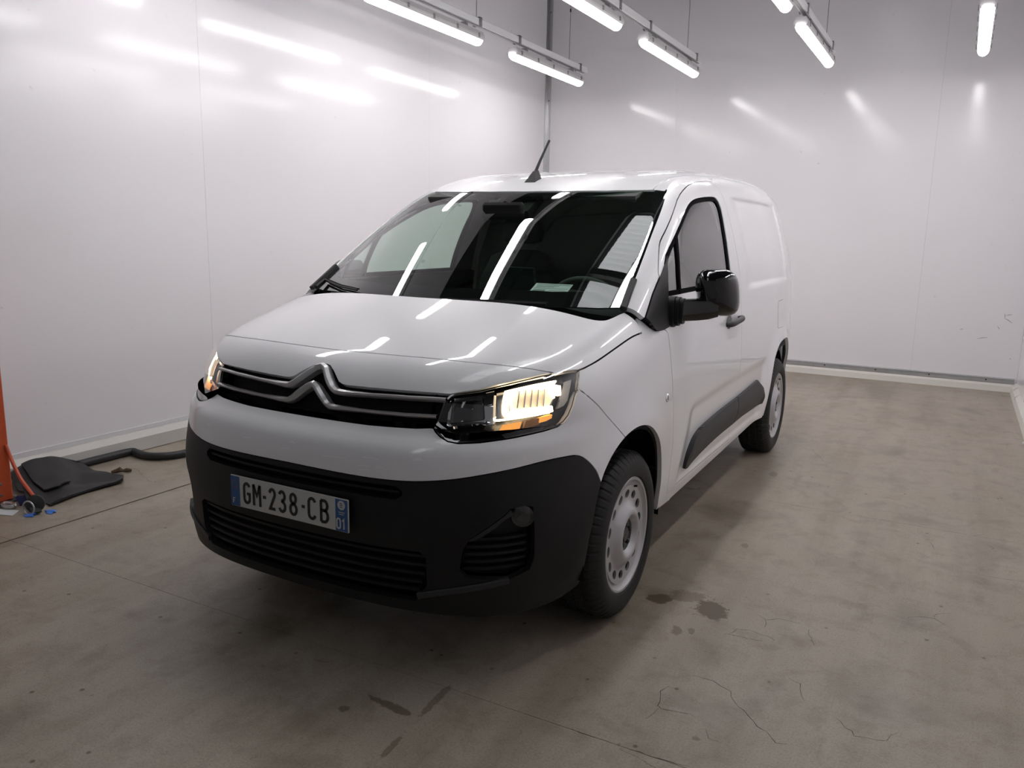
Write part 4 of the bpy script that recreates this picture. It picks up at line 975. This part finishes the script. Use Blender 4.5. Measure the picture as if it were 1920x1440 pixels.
# ------------------------------------------------------------------ wing mirrors
def make_mirror(s):
    w = empty('wing_mirror', (0, 0, 0), VAN)
    c = Vector((1.003, .545, 1.213)); e1 = Vector((.955, .30, 0)).normalized(); up = Vector((0, 0, 1))
    if s < 0: c = Vector((.965, .60, 1.19)); e1 = Vector((.12, .99, 0)).normalized()      # far mirror is folded back
    fw = Vector((e1.y, -e1.x, 0))
    def sup(a, b_, e): return math.copysign(abs(math.cos(a))**e, math.cos(a)), math.copysign(abs(math.sin(a))**e, math.sin(a))
    V = []; F = []; nu, nv = 28, 12
    for j in range(nv+1):
        ph = math.pi/2*j/nv; rr = math.cos(ph)**.55 if j < nv else 0; dz = math.sin(ph)**.85
        for i in range(nu):
            a = 2*math.pi*i/nu; cu, sv = math.copysign(abs(math.cos(a))**.62, math.cos(a)), math.copysign(abs(math.sin(a))**.62, math.sin(a))
            u = cu*.088*rr; h = sv*.096*rr
            u -= .014*(sv*rr) if cu < 0 else 0        # inner edge leans
            u += .010*(sv*rr)*(-1 if cu > 0 else 0)
            p = c+e1*u+up*h+fw*(dz*.085)
            V.append((s*p.x, p.y, p.z))
    for j in range(nv):
        for i in range(nu): F.append((j*nu+i, j*nu+(i+1) % nu, (j+1)*nu+(i+1) % nu, (j+1)*nu+i))
    b = len(V); # rear rim
    for i in range(nu):
        a = 2*math.pi*i/nu; cu, sv = math.copysign(abs(math.cos(a))**.62, math.cos(a)), math.copysign(abs(math.sin(a))**.62, math.sin(a))
        p = c+e1*(cu*.082)+up*(sv*.090)-fw*.03; V.append((s*p.x, p.y, p.z))
    for i in range(nu): F.append((i, b+i, b+(i+1) % nu, (i+1) % nu))
    MB().add(V, F).build('mirror_shell', M['gloss'], w, smooth=True)
    gv = []
    for i in range(nu):
        a = 2*math.pi*i/nu; cu, sv = math.copysign(abs(math.cos(a))**.62, math.cos(a)), math.copysign(abs(math.sin(a))**.62, math.sin(a))
        p = c+e1*(cu*.081)+up*(sv*.089)-fw*.028; gv.append((s*p.x, p.y, p.z))
    MB().add(gv, [tuple(range(nu))]).build('mirror_glass', M['bright_chrome'], w, recalc=False)
    # arm: tapering rounded bar from the door to the shell
    st = [((.885,.430,1.141),.030,.046),((.915,.450,1.142),.032,.046),((.95,.470,1.145),.036,.046),((.985,.490,1.150),.040,.046),((1.02,.505,1.158),.040,.042)]
    if s < 0: st = [((.885,.430,1.141),.030,.046),((.91,.46,1.142),.032,.046),((.93,.50,1.15),.034,.04)]
    V = []; F = []; n = 12
    for p, a_, b_ in st:
        for i in range(n):
            t = 2*math.pi*i/n; cu = math.copysign(abs(math.cos(t))**.6, math.cos(t)); sv = math.copysign(abs(math.sin(t))**.6, math.sin(t))
            q = Vector(p)+fw*(cu*a_)+up*(sv*b_); V.append((s*q.x, q.y, q.z))
    for j in range(len(st)-1):
        for i in range(n): F.append((j*n+i, j*n+(i+1) % n, (j+1)*n+(i+1) % n, (j+1)*n+i))
    F.append(tuple(range(n))); F.append(tuple((len(st)-1)*n+i for i in range(n)))
    MB().add(V, F).build('mirror_arm', M['gloss'], w, smooth=True)
    # matt foot with two ribs
    for (x, y, z, a_, b_, t_) in ((.856,.405,1.136,.050,.062,.018), (.872,.418,1.137,.044,.058,.016), (.888,.430,1.138,.038,.052,.014)):
        V = []; F = []
        for dx in (-t_, t_):
            for i in range(n*2):
                t = math.pi*i/n; cu = math.copysign(abs(math.cos(t))**.6, math.cos(t)); sv = math.copysign(abs(math.sin(t))**.6, math.sin(t))
                q = Vector((x, y, z))+Vector((1, .1, 0))*dx+Vector((-.1, 1, 0))*(cu*a_)+up*(sv*b_); V.append((s*q.x, q.y, q.z))
        m = n*2
        for i in range(m): F.append((i, (i+1) % m, m+(i+1) % m, m+i))
        F.append(tuple(range(m))); F.append(tuple(m+i for i in range(m)))
        MB().add(V, F).build('mirror_foot', M['plastic'], w, smooth=True)
for s in (1, -1): make_mirror(s)

# wipers lying along the foot of the windscreen
def wpt(x, z, lift_=.012):
    p = snap([(x, float(WSC(z))+.3*x*x, z)], cabfn)[0]; n = grad(p[None], cabfn)[0]; return p+n*lift_
for pts in ([(-.70,1.196),(-.64,1.190),(-.55,1.180),(-.40,1.172)], [(.0,1.160),(.15,1.162),(.32,1.164),(.50,1.164)]):
    p = [wpt(x, z) for x, z in pts]
    wp = MB().tube(p, .005, 6).build('wiper', M['plastic'], VAN, smooth=True)
    MB().tube([a+A_([0, .012, .004]) for a in p], .004, 6).build('wiper_blade', M['black'], wp, smooth=True)
    MB().tube([p[0]+A_([0, -.06, -.03]), p[0], p[1]], [.010, .008, .006], 8).build('wiper_arm', M['plastic'], wp, smooth=True)

# ------------------------------------------------------------------ number plate
PLATE = MB().box((-.26, -.897, .494), (.26, -.890, .604), .002).build('number_plate', M['plate_white'], VAN)
def band(x0, x1, mat, name): return MB().box((x0, -.8985, .4965), (x1, -.8965, .6015)).build(name, mat, PLATE)
band(-.2575, -.217, M['plate_blue'], 'plate_band'); band(.209, .2575, M['plate_blue'], 'plate_band')
def arc(cx, cz, rx, rz, a0, a1, n=10): return [(cx+rx*math.cos(math.radians(a0+(a1-a0)*i/n)), cz+rz*math.sin(math.radians(a0+(a1-a0)*i/n))) for i in range(n+1)]
GL = {  # strokes in a box 1 wide, 2 tall
    'G': [arc(.5,1.5,.42,.42,20,180)+arc(.5,.5,.42,.42,180,360)+[(.92,.95),(.52,.95)]],
    'M': [[(.06,0),(.06,2)],[(.06,2),(.5,.95),(.94,2)],[(.94,2),(.94,0)]],
    '2': [arc(.5,1.5,.40,.42,170,-30)+[(.12,.08),(.92,.08)]],
    '3': [arc(.48,1.5,.40,.42,160,-75)+[(.42,1.06)],[(.42,1.06)]+arc(.48,.52,.44,.46,75,-160)],
    '8': [arc(.5,1.5,.36,.42,0,360,18),arc(.5,.52,.42,.48,0,360,18)],
    'C': [arc(.5,1.5,.42,.42,15,180)+arc(.5,.5,.42,.42,180,345)],
    'B': [[(.08,.04),(.08,1.96)],[(.08,1.96),(.5,1.96)]+arc(.5,1.52,.38,.44,90,-90)+[(.08,1.08)],[(.5,1.08)]+arc(.5,.56,.42,.52,90,-90)+[(.08,.04)]],
    '-': [[(0,1),(1,1)]], '0': [arc(.5,1.5,.42,.46,0,180)+arc(.5,.5,.42,.46,180,360)+[(.92,1.5)]], '1': [[(.2,1.5),(.6,1.96),(.6,0)]],
    'F': [[(.1,0),(.1,2)],[(.1,1.95),(.9,1.95)],[(.1,1.05),(.7,1.05)]]}
def glyph(ch, x0, w, z0, h, t, mat, y=-.8975):
    m = MB()
    for st in GL[ch]:
        p = A_([(x0+a*w, z0+b*h/2) for a, b in st]); 
        k = np.concatenate([[True], np.linalg.norm(np.diff(p, axis=0), axis=1) > 1e-6]); p = p[k]
        e = np.diff(p, axis=0); e /= np.linalg.norm(e, axis=1, keepdims=True); nr = np.column_stack([-e[:, 1], e[:, 0]])
        closed = np.linalg.norm(p[0]-p[-1]) < 1e-5
        v = []
        for i in range(len(p)):
            if i == 0: n = nr[0] if not closed else nr[0]+nr[-1]
            elif i == len(p)-1: n = nr[-1] if not closed else nr[0]+nr[-1]
            else: n = nr[i-1]+nr[i]
            n = n/np.linalg.norm(n); c = max(.55, float(n@nr[min(i, len(nr)-1)])); o = n*t/2/c
            v += [(p[i][0]+o[0], y, p[i][1]+o[1]), (p[i][0]-o[0], y, p[i][1]-o[1]), (p[i][0]+o[0], y-.0012, p[i][1]+o[1]), (p[i][0]-o[0], y-.0012, p[i][1]-o[1])]
        f = []
        for i in range(len(p)-1):
            a, b_ = 4*i, 4*i+4
            f += [(a+2, a+3, b_+3, b_+2), (a, a+2, b_+2, b_), (a+1, b_+1, b_+3, a+3)]
        f += [(0, 1, 3, 2), (4*len(p)-4, 4*len(p)-2, 4*len(p)-1, 4*len(p)-3)]
        m.add(v, f)
    return m.build('plate_character', mat, PLATE)
for ch, a, b_ in (('G',59,97),('M',104,145),('2',177,214),('3',221,259),('8',269,309),('C',350,390),('B',402,443)):
    glyph(ch, -.26+(a+4)/1000, (b_-a-8)/1000, .5125, .074, .0098, M['plate_black'])
for a in (153, 326): glyph('-', -.26+a/1000, .013, .5445, .010, .010, M['plate_black'])
glyph('F', -.248, .012, .506, .018, .0035, M['plate_white'], -.8987)
glyph('0', .2135, .017, .505, .034, .0055, M['plate_white'], -.8987); glyph('1', .2345, .015, .505, .034, .0055, M['plate_white'], -.8987)
disc('plate_emblem', (.2335, -.8984, .583), (0, -1, 0), .0155, M['plate_white'], PLATE, .001, prof=[(0, .0155), (.001, .0150), (.001, .0004)])
for k in range(3):
    MB().box((.2285, -.9003, .576+k*.006), (.2385, -.8996, .5785+k*.006)).build('emblem_mark', M['plate_blue'], PLATE)
for k in range(12):
    a = 2*math.pi*k/12
    MB().obox((-.2372+.013*math.cos(a), -.8988, .573+.013*math.sin(a)), ((1,0,0),(0,1,0),(0,0,1)), (.0013, .0004, .0013)).build('plate_star', M['amber_dim'], PLATE)
for k, (x0, x1, z) in enumerate(((.221,.247,.5585),(.224,.244,.552))):
    MB().box((x0, -.8992, z), (x1, -.8986, z+.0022)).build('plate_line', M['plate_white'], PLATE)

# ------------------------------------------------------------------ cabin
def extrude_x(prof, xs, shift=lambda x: (0, 0)):
    m = MB(); k = len(prof); v = []
    for x in xs:
        dy, dz = shift(x); v += [(x, y+dy, z+dz) for y, z in prof]
    f = [(i*k+j, i*k+(j+1) % k, (i+1)*k+(j+1) % k, (i+1)*k+j) for i in range(len(xs)-1) for j in range(k)]
    f += [tuple(range(k)), tuple((len(xs)-1)*k+j for j in range(k))]
    return m.add(v, f)
dash_p = [(.02,1.135),(.10,1.158),(.25,1.166),(.40,1.160),(.50,1.135),(.535,1.09),(.52,.95),(.56,.80),(.50,.62),(.10,.60),(.0,1.0)]
DASH = extrude_x(dash_p, np.linspace(-.74, .74, 25), lambda x: (.22*x*x*(1 if abs(x) < 2 else 0), .045*math.exp(-((x-.37)/.2)**2)-.02*x**2)).build('dashboard', M['dash'], VAN, smooth=True)
scr = MB().obox((.10, .47, 1.225), ((1, -.12, 0), (0.12, 1, .25), (0, -.25, 1)), (.105, .008, .062)).build('touchscreen', M['screen'], DASH)
# steering wheel
t = []; nrm = Vector((0, .85, .5)).normalized(); sa = Vector((1, 0, 0)); sb = nrm.cross(sa)
SWC = Vector((.37, .70, 1.085))
ring = [tuple(SWC+sa*(.185*math.cos(a))+sb*(.175*math.sin(a))) for a in np.linspace(0, 2*math.pi, 41)]
SWO = MB().tube(ring, .015, 10, cap=False).build('steering_wheel', M['trim'], VAN, smooth=True)
MB().obox(SWC-nrm*.02, (sa, sb, nrm), (.07, .055, .025)).obox(SWC, (sa, sb, nrm), (.175, .016, .010)).obox(SWC+sb*(-.09), (sa, sb, nrm), (.02, .085, .010)).build('wheel_hub', M['trim'], SWO)
def seat(x):
    s = MB()
    S_ = MB().box((x-.25, .95, .52), (x+.25, 1.40, .68), .05).build('seat', M['seat'], VAN, smooth=True)
    v = []; f = []; n = 16; st = [(1.30,.62,.23,.07),(1.35,.80,.25,.085),(1.39,1.0,.25,.085),(1.43,1.18,.24,.075),(1.455,1.30,.19,.06),(1.465,1.34,.10,.03)]
    for y, z, a_, b_ in st:
        for i in range(n):
            t = 2*math.pi*i/n; v.append((x+a_*math.copysign(abs(math.cos(t))**.5, math.cos(t)), y+b_*math.copysign(abs(math.sin(t))**.5, math.sin(t)), z))
    for j in range(len(st)-1):
        for i in range(n): f.append((j*n+i, j*n+(i+1) % n, (j+1)*n+(i+1) % n, (j+1)*n+i))
    f += [tuple(range(n)), tuple((len(st)-1)*n+i for i in range(n))]
    MB().add(v, f).build('backrest', M['seat'], S_, smooth=True)
    v = []; f = []; st = [(1.375,.07,.03),(1.39,.12,.05),(1.44,.13,.055),(1.49,.125,.05),(1.52,.10,.035),(1.53,.05,.01)]
    for z, a_, b_ in st:
        for i in range(n):
            t = 2*math.pi*i/n; v.append((x+a_*math.copysign(abs(math.cos(t))**.6, math.cos(t)), 1.465+b_*math.copysign(abs(math.sin(t))**.6, math.sin(t)), z))
    for j in range(len(st)-1):
        for i in range(n): f.append((j*n+i, j*n+(i+1) % n, (j+1)*n+(i+1) % n, (j+1)*n+i))
    f += [tuple(range(n)), tuple((len(st)-1)*n+i for i in range(n))]
    MB().add(v, f).build('headrest', M['seat'], S_, smooth=True)
for x in (.38, -.40): seat(x)
# bulkhead, headliner, floor and door trims
bh = mir([(0,1.755),(.45,1.745),(.58,1.70),(.66,1.60),(.72,1.45),(.775,1.30),(.80,1.1),(.80,.45),(0,.45)])
q, F = fill(bh, [], .08); mesh_obj('bulkhead', np.column_stack([q[:, 0], np.full(len(q), 1.60), q[:, 1]]), F[:, ::-1], M['bulkhead'], VAN)
panel('headliner', mir([(0,.80),(.4,.84),(.57,.90),(.57,1.60),(0,1.60)]), 'T', M['head'], VAN, sp=.06, off=-.035, th=0, f=cabfn)
panel('pillar_trim', np.concatenate([WSE, RAIL3, DT3[::-1], [(.828,.242,1.215),(.804,.14,1.161)]]), (-.68, .25, -.69), M['trim_light'], VAN, sp=.04, off=-.028, th=0, f=cabfn, mirror=True)
tr = [(.30,.50),(.42,1.19),(.60,1.195),(1.37,1.20),(1.58,1.20),(1.58,.50)]
panel('door_trim', tr, 'S', M['trim'], DOORS, sp=.06, off=-.05, th=-.03, mirror=True)
bp = np.concatenate([WIN[-14:], [(1.37,1.20),(1.58,1.20),(1.585,1.70),(1.2,1.69),(1.03,1.655)]])
panel('door_frame_trim', [(1.455,1.628),(1.47,1.60),(1.44,1.45),(1.41,1.34),(1.385,1.20),(1.585,1.20),(1.59,1.70),(1.2,1.68),(.95,1.62),(.866,1.575),(1.027,1.608),(1.195,1.63),(1.391,1.64)], 'S', M['trim_light'], DOORS, sp=.05, off=-.024, th=0, mirror=True)
MB().box((-.78, -.1, .42), (.78, 1.6, .45)).build('cabin_floor', M['black'], VAN)
MB().box((-.70, -.12, .45), (.70, -.08, 1.04)).build('firewall', M['black'], VAN)
# rear-view mirror and camera pod on the glass
RV = MB().box((-.13, .535, 1.495), (.09, .575, 1.575), .014).build('rear_view_mirror', M['black'], WIND, smooth=True)
p = wpt(-.02, 1.615, -.03)
MB().obox(p+A_([0, .04, -.015]), ((1,0,0),(0,.857,.515),(0,-.515,.857)), (.085, .085, .022)).build('camera_pod', M['black'], WIND)
MB().tube([tuple(p+A_([0, .03, -.03])), (-.02, .57, 1.57)], .012, 8).build('mirror_stalk', M['black'], WIND)
# sun visors
for s in (1, -1):
    MB().obox((s*.36, .80, 1.62), ((1,0,0),(0,.95,.25),(0,-.25,.95)), (.20, .075, .008)).build('sun_visor', M['trim'], VAN)

# ------------------------------------------------------------------ paper on the dashboard
def sheet(name, c, e1, e2, w, h, t, mat):
    e1 = Vector(e1).normalized(); e2 = Vector(e2); e2 = (e2-e1*e2.dot(e1)).normalized(); n = e1.cross(e2)
    return MB().obox(c, (e1, e2, n), (w/2, h/2, t)).build(name, mat), e1, e2, n
PC = Vector((.40, .215, 1.212))
pap, e1, e2, n = sheet('paper_sheet', PC, (1, .05, 0), (0, .80, .35), .165, .10, .0006, M['paper'])
tag(pap, 'white printed sheet of paper lying on the dashboard behind the windscreen', 'paper')
def on_paper(u, v, w, h, mat):
    c = PC+e1*u+e2*v+n*.0012*(1 if n.z > 0 else -1)
    MB().obox(c, (e1, e2, n), (w/2, h/2, .0003)).build('print_line', mat, pap)
for v, u, w, h in ((.040, 0, .15, .004), (.028, -.02, .10, .003), (.018, -.03, .08, .003), (.006, 0, .15, .002), (-.012, -.045, .055, .014), (-.010, .035, .07, .002), (-.022, .035, .07, .002), (-.034, .0, .14, .002)):
    on_paper(u, v, w, h, M['ink'])

# ------------------------------------------------------------------ clutter on the floor at the left wall
def floor_mesh(name, outline, hfun, mat, sp=.03, th=.004):
    q, F = fill(A_(outline, float), [], sp); z = A_([hfun(a, b) for a, b in q])
    n = len(q); V = np.concatenate([np.column_stack([q, z]), np.column_stack([q, np.maximum(z-th, .0005)])])
    from collections import Counter
    e = np.concatenate([F[:, [0, 1]], F[:, [1, 2]], F[:, [2, 0]]]); c = Counter(tuple(sorted(k)) for k in map(tuple, e))
    side = [(a, n+a, n+b, b) for a, b in map(tuple, e) if c[tuple(sorted((a, b)))] == 1]
    o = MB().add(V, [tuple(f) for f in F]+[tuple(f+n)[::-1] for f in F]+side).build(name, mat, smooth=False); autosmooth(o, 25); return o
def tarp_h(x, y):
    back = math.exp(-((x+2.60)/.13)**2)*math.exp(-((y+.20)/.20)**2)*.115
    fold = .020*max(0, math.sin(9*x+16*y+1.0))+.010*math.sin(23*x-11*y)
    edge = .016
    return max(.006, edge+back+fold*.9+(.03*math.exp(-((x+2.40)/.10)**2-((y+.30)/.12)**2)))
tp = floor_mesh('tarpaulin', [(-2.150,.010),(-2.235,.075),(-2.40,.050),(-2.60,.065),(-2.640,-.05),(-2.645,-.22),(-2.60,-.36),(-2.44,-.405),(-2.27,-.40),(-2.115,-.43),(-2.135,-.34),(-2.165,-.22)], tarp_h, M['tarp'], .022, .012)
tag(tp, 'crumpled folded black tarpaulin on the floor against the left wall', 'tarpaulin')
ft = floor_mesh('tarp_flap', [(-2.28,-.36),(-2.58,-.30),(-2.56,-.10),(-2.44,-.14),(-2.30,-.20),(-2.24,-.30)], lambda x, y: tarp_h(x, y)+.014+.02*max(0, .2-abs(y+.28)), M['tarp'], .022, .008); ft.parent = tp
# orange lifting post with bolts and base
post = empty('lifting_post', (-2.42, -.52, 0)); tag(post, 'orange red steel post standing at the left edge by the wall', 'post')
MB().box((-.06, -.04, .012), (.058, .045, 1.35), .006).build('post_tube', M['orange'], post)
MB().box((-.16, -.10, .0), (.075, .075, .012), .003).build('base_plate', M['beam'], post)
for z in (.05, .11, .35, .62): MB().obox((.059, -.015, z), ((1,0,0),(0,1,0),(0,0,1)), (.004, .006, .006)).build('bolt', M['alu'], post)
for z in (.05, .11): MB().obox((.02, -.042, z), ((1,0,0),(0,1,0),(0,0,1)), (.006, .004, .006)).build('bolt', M['alu'], post)
ho = MB().tube([tuple(p) for p in smooth_curve([(-2.362,-.49,.31),(-2.345,-.485,.26),(-2.32,-.48,.20),(-2.285,-.475,.14),(-2.235,-.475,.10),(-2.165,-.485,.068)], 5)], .009, 8).build('orange_hose', M['hose_o'], smooth=True)
tag(ho, 'thin orange hose hanging from the orange post down to the floor', 'hose')
bk = empty('strap_ratchet', (-2.105, -.515, 0)); tag(bk, 'steel ratchet with a dark strap lying at the foot of the orange post', 'ratchet')
disc('ratchet_wheel', (0, 0, .045), (.62, -.75, .2), .045, M['capgrey'], bk, .012, prof=[(-.02, .028), (-.016, .043), (.006, .045), (.010, .038), (.010, .012), (.014, .010), (.014, .0004)])
rg = [(.02+.030*math.cos(a), -.045+.01*math.cos(a), .040+.035*math.sin(a)) for a in np.linspace(0, 2*math.pi, 25)]
MB().tube(rg, .004, 6, cap=False).build('ratchet_ring', M['alu'], bk, smooth=True)
MB().obox((-.06, .02, .055), ((.9, -.35, -.35), (.35, .9, 0), (.3, 0, .9)), (.12, .022, .003)).build('strap', M['strap'], bk)
sh = [(-2.285+.042*math.cos(a), -.545+.022*math.sin(a), .017) for a in np.linspace(0, 2*math.pi, 25)]
so = MB().tube(sh, .0095, 8, cap=False).build('shackle', M['alu'], smooth=True); tag(so, 'small steel shackle ring on the floor beside the post', 'shackle')
rng = random.Random(4)
def rag(name, c, rx, ry, h, mat, label, seed):
    rr = random.Random(seed); ph = [rr.uniform(0, 6) for _ in range(6)]
    out = [(c[0]+rx*math.cos(a)*(1+.25*math.sin(3*a+ph[0])+.12*math.sin(7*a+ph[1])), c[1]+ry*math.sin(a)*(1+.25*math.sin(2*a+ph[2])+.1*math.sin(8*a+ph[3]))) for a in np.linspace(0, 2*math.pi, 26, endpoint=False)]
    o = floor_mesh(name, out, lambda x, y: max(.003, h*(.55+.45*math.sin(55*x+ph[4])*math.sin(48*y+ph[5]))*max(0, 1-((x-c[0])/rx/1.3)**2-((y-c[1])/ry/1.3)**2)), mat, .012, .004)
    tag(o, label, 'rag'); return o
rag('blue_rag', (-2.285, -.460), .055, .045, .075, M['blue'], 'crumpled dark blue rag between the orange post and the tarpaulin', 3)
rag('blue_scrap', (-2.085, -.555), .035, .022, .025, M['blue_l'], 'small bright blue plastic scrap lying nearest the camera', 5)
rag('blue_scrap', (-2.045, -.475), .035, .022, .022, M['blue_l'], 'small bright blue plastic scrap touching the tarpaulin edge', 6)
wp_ = MB().add([(-2.30,-.655,.001),(-2.150,-.605,.001),(-2.195,-.545,.0015),(-2.36,-.60,.001),(-2.30,-.655,.002),(-2.150,-.605,.002),(-2.195,-.545,.0025),(-2.36,-.60,.002)], [(0,3,2,1),(4,5,6,7),(0,1,5,4),(1,2,6,5),(2,3,7,6),(3,0,4,7)]).build('paper_sheet', M['paper']); tag(wp_, 'blank white paper on the floor below the orange post', 'paper')
# black hose along the wall, looping out next to the van
hs = smooth_curve([(-2.628,-.06,.026),(-2.628,.2,.026),(-2.620,.40,.026),(-2.56,.405,.026),(-2.44,.40,.026),(-2.34,.47,.026),(-2.31,.60,.026),(-2.34,.80,.026),(-2.45,.95,.026),(-2.55,1.02,.026),(-2.61,1.2,.026),(-2.62,1.8,.026)], 6)
hz = MB().tube([tuple(p) for p in hs], .024, 10).build('rubber_hose', M['hose'], smooth=True); tag(hz, 'thick black rubber hose looping on the floor by the left baseboard', 'hose')
sc = MB().tube([(-2.375,.095,.010),(-2.358,.115,.014),(-2.345,.132,.022),(-2.335,.142,.014),(-2.325,.160,.015),(-2.310,.182,.011)], [.008,.013,.017,.008,.013,.008], 7).build('crumpled_scrap', M['scrap']); tag(sc, 'small brown twisted scrap on the floor before the hose', 'scrap')
wc = MB().tube([(2.392,3.96,.006),(2.405,3.99,.009),(2.40,4.03,.006)], [.006,.012,.005], 6).build('paper_scrap', M['paper']); tag(wc, 'tiny white scrap at the foot of the right wall', 'scrap')
